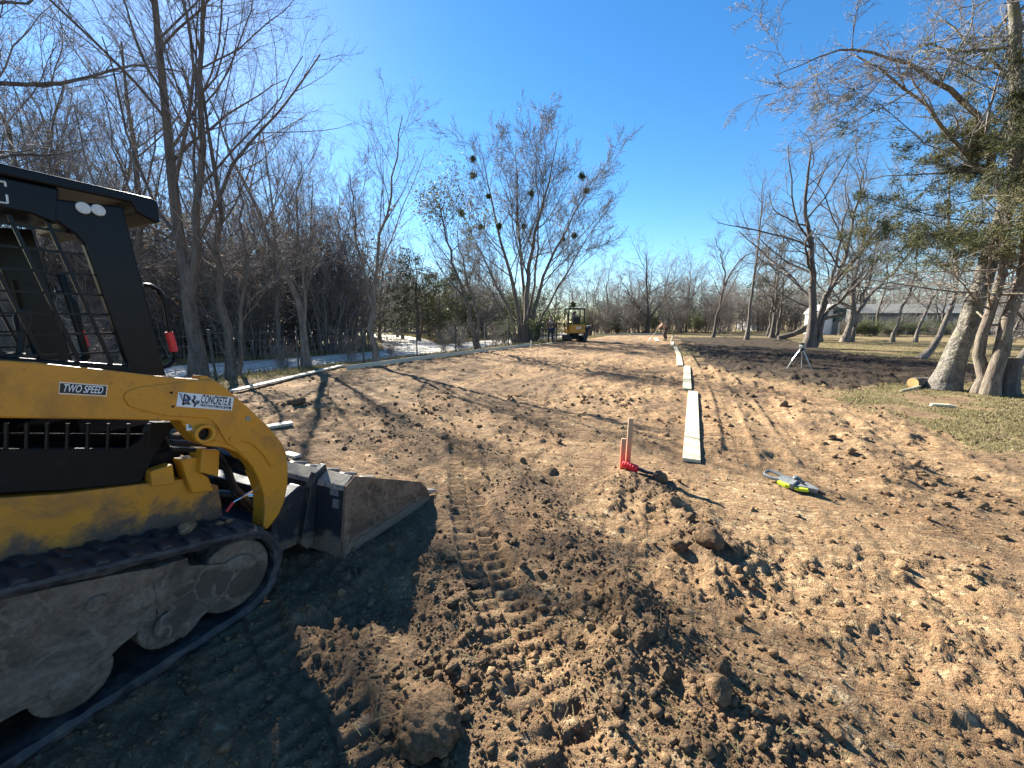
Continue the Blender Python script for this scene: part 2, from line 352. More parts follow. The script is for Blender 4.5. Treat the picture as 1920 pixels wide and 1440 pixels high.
def mat_paint(name, col, rough=.35, dirt=.5, dirtcol=(.20, .145, .10), zlo=None, zhi=None, scale=7, spec=.5, metal=0):
    """painted or bare metal with dust and splashed mud; zlo..zhi: mud line in the object's own height"""
    m, n, l, p = nt(name); tc = n.new('ShaderNodeTexCoord'); v = tc.outputs['Object']
    a = noise(n, l, v, scale, 8, .68, .3); b = noise(n, l, v, scale * 9, 4, .7)
    f = ramp(n, l, a, max(0, .62 - .25 * dirt), .82 - .25 * dirt)
    f = math_n(n, l, 'MULTIPLY', f, min(1, .35 + .45 * dirt))
    if zlo is not None:
        sp = n.new('ShaderNodeSeparateXYZ'); l.new(v, sp.inputs[0])
        mr = n.new('ShaderNodeMapRange'); mr.inputs[1].default_value = zhi; mr.inputs[2].default_value = zlo; l.new(sp.outputs[2], mr.inputs[0])
        t = math_n(n, l, 'ADD', mr.outputs[0], math_n(n, l, 'MULTIPLY', math_n(n, l, 'SUBTRACT', a, .5), 2.2))
        f = math_n(n, l, 'MAXIMUM', f, ramp(n, l, t, .35, .75))
    fine = math_n(n, l, 'MULTIPLY', ramp(n, l, b, .60, .68), .8 * dirt)
    f = math_n(n, l, 'MAXIMUM', f, fine)
    dc = mix(n, l, ramp(n, l, b, .35, .65), tuple(c * .72 for c in dirtcol), dirtcol)
    l.new(mix(n, l, f, col, dc), p.inputs['Base Color'])
    rr = n.new('ShaderNodeMapRange'); rr.inputs[3].default_value = rough; rr.inputs[4].default_value = .95; l.new(f, rr.inputs[0]); l.new(rr.outputs[0], p.inputs['Roughness'])
    p.inputs['Specular IOR Level'].default_value = spec; p.inputs['Metallic'].default_value = metal
    h = math_n(n, l, 'ADD', math_n(n, l, 'MULTIPLY', f, 1.0), math_n(n, l, 'MULTIPLY', b, .25))
    bump(n, l, p, h, .35, .006); return m
def mat_plain(name, col, rough=.6, var=.25, scale=20, spec=.4, metal=0, bmp=0):
    m, n, l, p = nt(name); tc = n.new('ShaderNodeTexCoord'); a = noise(n, l, tc.outputs['Object'], scale, 5, .65)
    l.new(mix(n, l, ramp(n, l, a, .3, .7), tuple(c * (1 - var) for c in col), tuple(min(1, c * (1 + var)) for c in col)), p.inputs['Base Color'])
    p.inputs['Roughness'].default_value = rough; p.inputs['Specular IOR Level'].default_value = spec; p.inputs['Metallic'].default_value = metal
    if bmp: bump(n, l, p, a, .6, bmp)
    return m
def mat_bark(name, a, b, lich=None, scale=9, wart=False):
    m, n, l, p = nt(name); tc = n.new('ShaderNodeTexCoord'); mp = n.new('ShaderNodeMapping'); mp.inputs['Scale'].default_value = (1, 1, .22); l.new(tc.outputs['Object'], mp.inputs[0])
    f = noise(n, l, mp.outputs[0], scale, 6, .7, .5); g = noise(n, l, tc.outputs['Object'], 2.6, 4, .6)
    col = mix(n, l, ramp(n, l, f, .34, .66), a, b)
    h = f
    if wart:
        vo = n.new('ShaderNodeTexVoronoi'); vo.inputs['Scale'].default_value = 26; l.new(tc.outputs['Object'], vo.inputs['Vector'])
        wv = ramp(n, l, vo.outputs['Distance'], .45, .15); wv2 = math_n(n, l, 'MULTIPLY', wv, ramp(n, l, g, .40, .55))
        col = mix(n, l, math_n(n, l, 'MULTIPLY', wv2, .6), col, tuple(c * 1.5 for c in b)); h = math_n(n, l, 'ADD', f, math_n(n, l, 'MULTIPLY', wv2, 1.6))
    if lich: col = mix(n, l, ramp(n, l, g, .54, .66), col, lich)
    l.new(col, p.inputs['Base Color']); p.inputs['Roughness'].default_value = .9; p.inputs['Specular IOR Level'].default_value = .15
    bump(n, l, p, h, .8, .03); return m
def mat_leaf(name, a, b, trans=.25):
    m, n, l, p = nt(name); geo = n.new('ShaderNodeNewGeometry'); r = geo.outputs['Random Per Island']
    l.new(mix(n, l, r, a, b), p.inputs['Base Color']); p.inputs['Roughness'].default_value = .7; p.inputs['Specular IOR Level'].default_value = .25
    tr = n.new('ShaderNodeBsdfTranslucent'); l.new(mix(n, l, r, a, b), tr.inputs[0]); ms = n.new('ShaderNodeMixShader'); ms.inputs[0].default_value = trans
    out = n['Material Output']; l.new(p.outputs[0], ms.inputs[1]); l.new(tr.outputs[0], ms.inputs[2]); l.new(ms.outputs[0], out.inputs[0]); return m
def mat_mud(name, a, b, crack, bare, thr):
    m, n, l, p = nt(name); tc = n.new('ShaderNodeTexCoord'); v = tc.outputs['Object']
    mp_ = n.new('ShaderNodeMapping'); mp_.inputs['Scale'].default_value = (.55, 1, 1.5); mp_.inputs['Rotation'].default_value = (0, R(28), 0); l.new(v, mp_.inputs[0])
    f1 = noise(n, l, mp_.outputs[0], 9, 7, .72, .6); f2 = noise(n, l, v, 45, 5, .7); f3 = noise(n, l, v, 3.1, 4, .6, .8)
    col = mix(n, l, ramp(n, l, f1, .34, .66), a, b)
    col = mix(n, l, math_n(n, l, 'MULTIPLY', ramp(n, l, f2, .50, .34), .32), col, crack)
    vo = n.new('ShaderNodeTexVoronoi'); vo.feature = 'DISTANCE_TO_EDGE'; vo.inputs['Scale'].default_value = 5.5
    wv = n.new('ShaderNodeVectorMath'); wv.operation = 'ADD'; nz = n.new('ShaderNodeTexNoise'); nz.inputs['Scale'].default_value = 7; l.new(v, nz.inputs['Vector']); sc = n.new('ShaderNodeVectorMath'); sc.operation = 'SCALE'; sc.inputs[3].default_value = .22; l.new(nz.outputs['Color'], sc.inputs[0]); l.new(v, wv.inputs[0]); l.new(sc.outputs[0], wv.inputs[1]); l.new(wv.outputs[0], vo.inputs['Vector'])
    ck = math_n(n, l, 'MULTIPLY', ramp(n, l, vo.outputs['Distance'], .035, .0), ramp(n, l, f3, .46, .60))
    col = mix(n, l, math_n(n, l, 'MULTIPLY', ck, .8), col, crack)
    col = mix(n, l, ramp(n, l, noise(n, l, v, 6.3, 5, .65, .3), thr, thr + .05), col, bare)
    l.new(col, p.inputs['Base Color']); p.inputs['Roughness'].default_value = .92; p.inputs['Specular IOR Level'].default_value = .15
    h = math_n(n, l, 'SUBTRACT', math_n(n, l, 'ADD', math_n(n, l, 'MULTIPLY', f1, 1.4), math_n(n, l, 'MULTIPLY', f2, .6)), math_n(n, l, 'MULTIPLY', ck, .8)); bump(n, l, p, h, .8, .02); return m
def mat_wood(name, a, b, scale=14, stretch=(.06, 1, 1), stamp=False):
    m, n, l, p = nt(name); tc = n.new('ShaderNodeTexCoord'); mp = n.new('ShaderNodeMapping'); mp.inputs['Scale'].default_value = stretch; l.new(tc.outputs['Object'], mp.inputs[0])
    f = noise(n, l, mp.outputs[0], scale * 2, 6, .7, 1.2); g = noise(n, l, tc.outputs['Object'], 2.1, 3, .5)
    oi = n.new('ShaderNodeObjectInfo')
    col = mix(n, l, ramp(n, l, f, .3, .72), a, b)
    col = mix(n, l, math_n(n, l, 'MULTIPLY', ramp(n, l, g, .5, .75), .35), col, (.36, .29, .19))
    col = mix(n, l, math_n(n, l, 'MULTIPLY', oi.outputs['Random'], .25), col, (.40, .33, .2))
    l.new(col, p.inputs['Base Color']); p.inputs['Roughness'].default_value = .75; bump(n, l, p, f, .3, .003); return m

M = {}
M['soil'] = mat_soil()
M['road'] = mat_plain('road_gravel', (.56, .51, .44), .9, .22, 6, .2, bmp=.01)
M['yellow'] = mat_paint('yellow_paint', (.56, .235, .015), .38, .48, (.17, .10, .05), scale=5)
M['yellow_low'] = mat_paint('yellow_paint_muddy', (.50, .215, .015), .45, .6, (.13, .092, .065), .50, .90, scale=6)
M['black'] = mat_paint('black_paint', (.005, .0065, .010), .30, .08, (.022, .022, .025), scale=6, spec=.18)
M['blackpanel'] = mat_paint('black_panel', (.005, .0055, .007), .55, .22, (.05, .045, .04), scale=9, spec=.2)
M['rubber'] = mat_paint('track_rubber', (.014, .016, .022), .5, .75, (.12, .105, .095), scale=13, spec=.4)
M['mud_old'] = mat_paint('caked_mud', (.26, .15, .03), .7, 1.75, (.150, .115, .090), scale=6)
M['bucket'] = mat_paint('bucket_steel', (.020, .023, .030), .40, .35, (.19, .135, .095), .06, .26, scale=7)
M['bucketside'] = mat_mud('bucket_side_mud', (.215, .14, .095), (.29, .195, .135), (.09, .06, .045), (.07, .06, .055), .64)
M['mud'] = mat_mud('caked_mud', (.165, .128, .10), (.235, .182, .142), (.07, .055, .045), (.36, .19, .02), .665)
M['edge'] = mat_paint('worn_steel', (.28, .27, .26), .38, .45, (.30, .24, .18), scale=14, metal=.4)
M['lipdust'] = mat_paint('dusty_steel', (.10, .10, .10), .6, 1.1, (.42, .36, .28), scale=16)
M['chrome'] = mat_plain('bright_rod', (.7, .7, .7), .15, .05, 10, .5, 1)
M['red'] = mat_plain('red_grip', (.55, .03, .03), .5, .15, 40)
M['lamp'] = mat_plain('lamp_lens', (.55, .55, .53), .2, .1, 60)
M['silver'] = mat_plain('silver_trim', (.5, .5, .5), .3, .1, 30, .5, .6)
M['decalwhite'] = mat_plain('decal_white', (.72, .73, .74), .45, .10, 40)
M['decalblack'] = mat_plain('decal_black', (.012, .013, .02), .45, .2, 40)
M['decalblue'] = mat_plain('decal_blue', (.05, .07, .22), .45, .3, 60)
M['seat'] = mat_plain('black_vinyl', (.015, .015, .016), .55, .2, 30)
M['matte'] = mat_plain('matte_black', (.006, .006, .007), .95, .2, 10, .0)
M['steelgrey'] = mat_plain('grey_steel', (.22, .23, .24), .4, .2, 20, .5, .3)
M['pine'] = mat_wood('pine_board', (.60, .50, .32), (.72, .64, .46))
M['pinegrey'] = mat_wood('weathered_board', (.50, .45, .36), (.64, .60, .50))
M['stake'] = mat_wood('stake_wood', (.32, .22, .14), (.42, .30, .20), 16, (1, 1, .08))
M['bark'] = mat_bark('bark_grey', (.085, .072, .062), (.23, .195, .165))
M['barkd'] = mat_bark('bark_dark', (.06, .05, .045), (.165, .14, .12))
M['barkh'] = mat_bark('bark_warty', (.055, .048, .042), (.185, .165, .14), (.14, .135, .08), 11, True)
M['barkc'] = mat_bark('bark_cedar', (.08, .062, .05), (.24, .195, .155), (.19, .175, .13), 16)
M['twig'] = mat_plain('twig', (.165, .148, .138), .85, .3, 3, .15)
M['twigr'] = mat_plain('twig_reddish', (.18, .148, .138), .85, .3, 3, .15)
M['cedar'] = mat_leaf('cedar_leaf', (.055, .062, .024), (.165, .145, .06), .25)
M['cedard'] = mat_leaf('cedar_leaf_dark', (.022, .036, .018), (.055, .070, .034), .18)
M['mistle'] = mat_leaf('mistletoe_leaf', (.032, .050, .012), (.085, .105, .03), .15)
M['shrubleaf'] = mat_leaf('privet_leaf', (.05, .075, .022), (.13, .155, .055), .3)
M['deadleaf'] = mat_leaf('dead_leaf', (.085, .055, .035), (.18, .12, .075), .3)
M['grass'] = mat_leaf('dry_grass', (.12, .115, .045), (.30, .25, .13), .3)
M['grassg'] = mat_leaf('winter_grass', (.115, .108, .04), (.32, .265, .14), .3)
M['wire'] = mat_plain('fence_wire', (.16, .155, .15), .6, .2, 20, .4, .5)
M['post'] = mat_plain('fence_post_steel', (.06, .065, .06), .7, .3, 12)
M['denim'] = mat_plain('denim', (.022, .030, .060), .85, .3, 40)
M['jacket'] = mat_plain('brown_jacket', (.13, .085, .06), .85, .35, 16)
M['shirt'] = mat_plain('tan_shirt', (.42, .26, .19), .85, .2, 16)
M['pants'] = mat_plain('brown_trousers', (.10, .065, .055), .85, .3, 16)
M['grey_cloth'] = mat_plain('grey_work_shirt', (.09, .095, .09), .85, .3, 16)
M['boot'] = mat_plain('boot_leather', (.05, .035, .025), .8, .3, 30)
M['skin'] = mat_plain('skin', (.42, .25, .18), .55, .06, 8)
M['cap'] = mat_plain('dark_cap', (.04, .042, .05), .8, .2, 30)
M['limegreen'] = mat_plain('lime_plastic', (.52, .68, .04), .4, .08, 30)
M['toolgrey'] = mat_plain('grey_plastic', (.16, .17, .17), .5, .25, 26)
M['toolblack'] = mat_plain('black_plastic', (.015, .015, .017), .45, .2, 26)
M['string'] = mat_plain('red_string', (.75, .025, .04), .6, .15, 60)
M['wall'] = mat_plain('grey_siding', (.20, .20, .19), .8, .12, 2)
M['wallw'] = mat_plain('white_siding', (.70, .70, .68), .7, .06, 2)
M['roof'] = mat_plain('grey_shingle', (.17, .165, .15), .9, .25, 5)
M['glass'] = mat_plain('dark_glass', (.02, .025, .03), .1, .2, 2, .6)
M['tan'] = mat_plain('tan_panel', (.42, .26, .11), .7, .15, 5)
M['cutwood'] = mat_plain('fresh_cut_wood', (.40, .235, .09), .8, .2, 12)
M['signgreen'] = mat_plain('sign_green', (.012, .05, .045), .5, .15, 8)

# ------------------------------------------------------------------ ground sheet (rings get finer towards the work area)
def ground_sheet():
    az = np.concatenate([np.linspace(-61, 61, 660), np.linspace(61, 299, 62)[1:-1]]); az = np.radians(az); nA = len(az)
    rr = [0.30]
    while rr[-1] < 55: rr.append(rr[-1] * 1.0088)
    rr += [70, 90, 120, 170, 260, 420, 700, 1200, 2000]
    rr = np.array(rr); nR = len(rr)
    A, RR = np.meshgrid(az, rr); x = (np.sin(A) * RR).ravel(); y = (np.cos(A) * RR).ravel()
    clay, dark, black = zones(x, y); z = base(x, y) + detail(x, y)
    d1, _, _ = seg_dist(x, y, ROAD1); d2, _, _ = seg_dist(x, y, ROAD2); rd = np.minimum(d1, d2 + .3)
    z = z - 0.06 * sstep(2.9, 2.1, rd)
    V = np.vstack([np.column_stack([x, y, z]), [[0, 0, 0.0]]])
    i = np.arange(nR - 1)[:, None] * nA; j = np.arange(nA)[None, :]; jn = (j + 1) % nA
    q = np.stack([i + j, i + jn, i + nA + jn, i + nA + j], -1).reshape(-1, 4)[:, ::-1]
    c = len(V) - 1; jj = np.arange(nA); t = np.column_stack([np.full(nA, c), (jj + 1) % nA, jj])
    me = np_mesh('ground', V, [q, t], smooth=True)
    patch = np.clip(0.9 + 1.3 * fbm(x, y, 0.7, 3, 83), 0, 1)
    grass = (1 - clay) * (1 - black) * patch
    mixd = (1 - clay) * (1 - black) * (1 - patch) * .7
    col = np.ones((len(V), 4), np.float32); col[:-1, 0] = np.clip(dark * clay + mixd, 0, 1); col[:-1, 1] = grass; col[:-1, 2] = black
    a = me.attributes.new('zone', 'FLOAT_COLOR', 'POINT'); a.data.foreach_set('color', col.ravel())
    o = link('ground', me, M['soil']); tag(o, 'churned tan clay and brown soil ground with winter grass beyond', 'ground', kind='structure'); return o
ground_sheet()

def strip(name, P, w, mat, lift, label):
    P = smooth_poly(P, 10); d = np.gradient(P, axis=0); d /= np.linalg.norm(d, axis=1)[:, None]; nrm = np.column_stack([-d[:, 1], d[:, 0]])
    K = 9; rows = []
    for k in range(K):
        off = (k / (K - 1) - .5) * w * (1 + .05 * fbm(P[:, 0], P[:, 1], 3, 2, 5) if k in (0, K - 1) else 1)
        Q = P + nrm * np.asarray(off)[..., None] if np.ndim(off) else P + nrm * off
        crown = 0.05 * (1 - (2 * k / (K - 1) - 1) ** 2)
        rows.append(np.column_stack([Q, base(Q[:, 0], Q[:, 1]) + lift + crown]))
    V = np.stack(rows, 1); n = len(P); V = V.reshape(-1, 3)
    i = np.arange(n - 1)[:, None] * K; j = np.arange(K - 1)[None, :]
    q = np.stack([i + j, i + j + 1, i + K + j + 1, i + K + j], -1).reshape(-1, 4)[:, ::-1]
    o = link(name, np_mesh(name, V, [q], True), mat); tag(o, label, 'road', kind='structure'); return o
strip('road', ROAD1, 5.0, M['road'], -0.005, 'pale gravel lane running past the wire fence')
strip('side_road', ROAD2, 4.2, M['road'], 0.012, 'pale side lane branching off towards the woods')

# ------------------------------------------------------------------ loose clods
def ico(sub):
    bm = bmesh.new(); bmesh.ops.create_icosphere(bm, subdivisions=sub, radius=1); V = np.array([v.co[:] for v in bm.verts]); F = np.array([[v.index for v in f.verts] for f in bm.faces]); bm.free(); return V, F
def rand_rot(rng, n):
    q = rng.normal(size=(n, 4)); q /= np.linalg.norm(q, axis=1)[:, None]; w, x, y, z = q.T
    return np.stack([np.stack([1 - 2 * (y * y + z * z), 2 * (x * y - z * w), 2 * (x * z + y * w)], -1), np.stack([2 * (x * y + z * w), 1 - 2 * (x * x + z * z), 2 * (y * z - x * w)], -1),
                     np.stack([2 * (x * z - y * w), 2 * (y * z + x * w), 1 - 2 * (x * x + y * y)], -1)], 1)
def clod_field(name, n, sub, smin, smax, power, seed, dens, label, rmax=9.0, rmin=0.6):
    rng = np.random.default_rng(seed); X = []; Y = []
    while sum(len(a) for a in X) < n:
        a = np.radians(rng.uniform(-58, 58, 40000)); r = np.exp(rng.uniform(math.log(rmin), math.log(rmax), 40000)); x = np.sin(a) * r; y = np.cos(a) * r
        keep = rng.uniform(size=40000) < dens(x, y); X.append(x[keep]); Y.append(y[keep])
    x = np.concatenate(X)[:n]; y = np.concatenate(Y)[:n]
    s = smin * (smax / smin) ** (rng.uniform(size=n) ** power)
    V, F = ico(sub); k = len(V)
    jit = 1 + rng.uniform(-.45, .38, (n, k))
    P = V[None] * jit[..., None] * (s[:, None] * rng.uniform(.7, 1.15, (n, 3)))[:, None, :]
    P = np.einsum('nij,nkj->nki', rand_rot(rng, n), P); P[..., 2] *= .8
    z = height(x, y) + s * .28
    P = P + np.column_stack([x, y, z])[:, None, :]
    me = np_mesh(name, P.reshape(-1, 3), [(F[None] + (np.arange(n) * k)[:, None, None]).reshape(-1, 3)])
    clay, dark, black = zones(x, y); col = np.ones((n, 4), np.float32)
    col[:, 0] = np.clip(dark * clay * .9 + rng.uniform(-.35, .35, n), 0, 1); col[:, 1] = 0; col[:, 2] = black
    at_ = me.attributes.new('zone', 'FLOAT_COLOR', 'POINT'); at_.data.foreach_set('color', np.repeat(col, k, 0).ravel())
    o = link(name, me, M['soil']); tag(o, label, 'loose soil', kind='stuff'); return o
def off_boards(x, y):
    m = np.ones(x.shape)
    for a, b in BOARDS: m = m * (seg_dist(x, y, np.array([a, b]))[0] > .17)
    return m
def ridge_density(x, y):
    d = np.full(x.shape, .20)
    for P, w, h in RIDGES:
        q, _, _ = seg_dist(x, y, P); d = np.maximum(d, np.exp(-(q / (w * 1.7)) ** 2))
    for P, w, h in TREADS[:1]:
        q, _, _ = seg_dist(x, y, P); d = np.where(q < w * .9, d * .25, d)
    r = np.hypot(x, y); d = d + .22 * sstep(3.2, 1.6, r) + .25 * np.clip(fbm(x, y, .8, 2, 66) , 0, 1)
    clay = in_poly(x, y, CLAY) | in_poly(x, y, DARKSOIL)
    return d * clay * off_boards(x, y)
clod_field('loose_soil', 16500, 1, .0035, .013, 1.7, 1, ridge_density, 'fine crumbs of dry clay scattered over the churned ground', 6.0)
clod_field('soil_crumbs', 1700, 1, .012, .032, 2.2, 2, ridge_density, 'fist sized lumps of clay strewn along the windrows and ruts', 9.0)
def far_density(x, y): return off_boards(x, y) * np.where(np.hypot(x, y) > 5, 1, .15) * (.12 + np.clip(fbm(x, y, 1.5, 3, 12), 0, 1)) * (in_poly(x, y, CLAY) * .35 + in_poly(x, y, DARKSOIL) * 1.2)
clod_field('rough_soil', 2600, 1, .014, .055, 2.6, 3, far_density, 'lumps of turned earth over the graded pad and dark tilled strip', 34, 5)

def big_clod(x, y, s, seed, label, group=None, sink=.25, name='dirt_clod', flat=.75, tone=None):
    V, F = ico(5 if s > .1 else 3); V = V.copy()
    rng = np.random.default_rng(seed); o1 = rng.uniform(0, 90)
    d = np.zeros(len(V))
    for k in range(9):   # chop facets
        nn = rng.normal(size=3); nn /= np.linalg.norm(nn); c = rng.uniform(.45, .8); t = V @ nn; V = V - np.outer(np.maximum(t - c, 0) * .85, nn)
    def n3(p, sc, o): return (fbm(p[:, 0] * sc + o, p[:, 1] * sc + p[:, 2] * sc * .7, 1, 3, 5) + fbm(p[:, 1] * sc - o, p[:, 2] * sc + p[:, 0] * .6 * sc, 1, 3, 9)) / 2
    d = .24 * n3(V, 1.6, o1) + .16 * n3(V, 4, o1 + 3) + .13 * n3(V, 10, o1 + 7) + .09 * n3(V, 24, o1 + 9)
    V = V * (1 + d)[:, None] * np.array([1, rng.uniform(.75, 1), flat]) * s
    a = rng.uniform(0, 6.28); V = V @ np.array([[math.cos(a), -math.sin(a), 0], [math.sin(a), math.cos(a), 0], [0, 0, 1]])
    me = np_mesh(name, V, [F], True); col = np.ones((len(V), 4), np.float32); col[:, 1] = 0; col[:, 2] = 0; col[:, 0] = tone if tone is not None else .8
    at_ = me.attributes.new('zone', 'FLOAT_COLOR', 'POINT'); at_.data.foreach_set('color', col.ravel())
    o = link(name, me, M['soil'], loc=(x, y, float(hmax(x, y, s * .5).mean()) + s * flat * (1 - sink) * .6)); tag(o, label, 'dirt clod', group); return o
x, y = gnd(790, 1370); big_clod(x, y, .165, 5, 'large grey brown boulder of hard earth beside the tread marks', sink=.6, flat=.62)
x, y = gnd(1345, 1335); big_clod(x, y, .068, 6, 'blocky tan lump of clay with a long dark shadow', sink=.2, flat=.9)
x, y = gnd(1352, 1275); big_clod(x, y, .045, 16, 'small yellowish lump leaning on the blocky tan lump', sink=.2)
x, y = gnd(1325, 1040); big_clod(x, y, .10, 7, 'dark brown clod on the crest of the loose soil ridge', sink=.25, flat=.85)
x, y = gnd(1272, 1035); big_clod(x, y, .065, 17, 'rust brown rounded clod next to the dark crest clod', sink=.25, flat=.85)
x, y = gnd(1240, 905); big_clod(x, y, .095, 8, 'pointed dark clod beside the red string reel', sink=.3, flat=.8)
x, y = gnd(1032, 885); big_clod(x, y, .085, 9, 'dark clod lying alone at the edge of the pad', sink=.3, flat=.6)
x, y = gnd(556, 762); big_clod(x, y, .17, 10, 'dark brown heap of soil on the pad behind the loader arm', sink=.3, flat=.7)
_r = random.Random(4)
CL = [(1090, 1175, .05), (1110, 1190, .04), (1060, 1075, .05), (960, 1030, .05), (985, 1075, .045), (1215, 1105, .04), (1385, 1170, .05), (1260, 1170, .05), (1205, 1160, .045), (850, 1265, .06), (915, 1310, .05),
      (1000, 1230, .04), (1015, 1275, .035), (905, 1195, .035), (690, 1110, .035), (680, 1165, .04), (1480, 1300, .05), (1560, 1390, .045), (1690, 1060, .06), (1740, 1045, .05), (1790, 1075, .05), (1830, 1065, .05), (1815, 1100, .045),
      (1575, 935, .05), (1560, 1020, .05), (1520, 1065, .05), (1590, 1190, .045), (1700, 1270, .05), (1860, 1390, .045), (1880, 1010, .05), (1405, 745, .09), (1470, 770, .1), (1500, 760, .09), (1445, 735, .1), (1560, 830, .08), (1590, 860, .07), (1325, 690, .12), (1345, 700, .12),
      (1185, 930, .05), (1205, 950, .05), (1290, 990, .06), (1330, 985, .05), (1250, 985, .05), (1300, 1010, .05), (1375, 1085, .05), (1400, 1105, .045), (1160, 1330, .04), (1245, 1290, .05), (1290, 1410, .04), (1490, 1350, .05), (640, 1125, .04), (575, 1105, .05), (620, 1210, .035),
      (900, 840, .05), (985, 860, .06), (730, 820, .06), (690, 775, .07), (1050, 830, .06), (880, 770, .07), (1120, 780, .06), (1000, 770, .07), (820, 745, .08), (1270, 905, .05), (1730, 1175, .05), (1640, 985, .05), (1765, 960, .05), (1085, 1010, .05)]
for i, (u, v, s) in enumerate(CL):
    x, y = gnd(u + _r.uniform(-5, 5), v + _r.uniform(-4, 4)); ss = s * _r.uniform(.55, .85); tn = _r.choice((.05, .4, .8))
    where = [(abs(v - 1200) < 130 and 840 < u < 1030, 'beside the tread marks'), (v > 1140 and u < 700, 'in the lit gap of the loader shadow'), (v > 1090 and u < 1480, 'on the loose soil ridge in the foreground'), (v > 900 and u < 1420, 'on the ridge below the red reel'),
             (u > 1440 and v > 1150, 'on the pale clay beyond the blocky tan lump'), (u > 1480 and v > 900, 'on the pale clay near the hand tool'), (u > 1300, 'along the spoil edge of the tilled soil'), (True, 'out on the graded pad')]
    where = next(w for c_, w in where if c_); tw = {.05: 'tan', .4: 'brown', .8: 'dark brown'}[tn]; sw = 'big' if ss > .06 else 'middling' if ss > .035 else 'small'
    big_clod(x, y, ss, 100 + i, f'{sw} {tw} clod of dry clay {where}', 'clods ' + where, flat=_r.uniform(.6, .9), tone=tn)

# ------------------------------------------------------------------ compact track loader
TH = R(24.5); LF = np.array([math.sin(TH), math.cos(TH)]); LL = np.array([-math.cos(TH), math.sin(TH)])
LO = np.array([-1.567, 1.57]) + .84 * LL
def loc(u, v, c):
    """photo pixel -> (forward, up) on the loader's upright plane c metres right of its centre"""
    d = ray(u, v); t = (-c + LO @ LL) / (d[:2] @ LL); q = t * d[:2] - LO; return float(q @ LF), float(EYE + t * d[2])
def lp(pts, c): return [loc(u, v, c) for u, v in pts]
LZ = 0.015
loader = empty('track_loader', (LO[0], LO[1], LZ), math.pi / 2 - TH, 'yellow and black compact track loader with muddy tracks and toothed bucket on the ground', 'loader')

def hull_loop(circles, off):
    """outline of a belt round wheels [(x,z,r)], sampled"""
    pts = [(x + (r + off) * math.cos(a), z + (r + off) * math.sin(a)) for x, z, r in circles for a in np.linspace(0, 2 * math.pi, 97)[:-1]]
    pts = sorted(set((round(a, 5), round(b, 5)) for a, b in pts)); 
    def half(P):
        h = []
        for p in P:
            while len(h) > 1 and (h[-1][0] - h[-2][0]) * (p[1] - h[-2][1]) - (h[-1][1] - h[-2][1]) * (p[0] - h[-2][0]) <= 0: h.pop()
            h.append(p)
        return h
    H = half(pts)[:-1] + half(pts[::-1])[:-1]
    H = np.array(H + [H[0]]); L = np.concatenate([[0], np.cumsum(np.linalg.norm(np.diff(H, axis=0), axis=1))])
    return H, L
def loop_at(H, L, s):
    s = np.asarray(s) % L[-1]; return np.column_stack([np.interp(s, L, H[:, 0]), np.interp(s, L, H[:, 1])])
WHEELS = [(.305, .252, .188), (-1.62, .275, .21), (-1.28, .60, .245)]
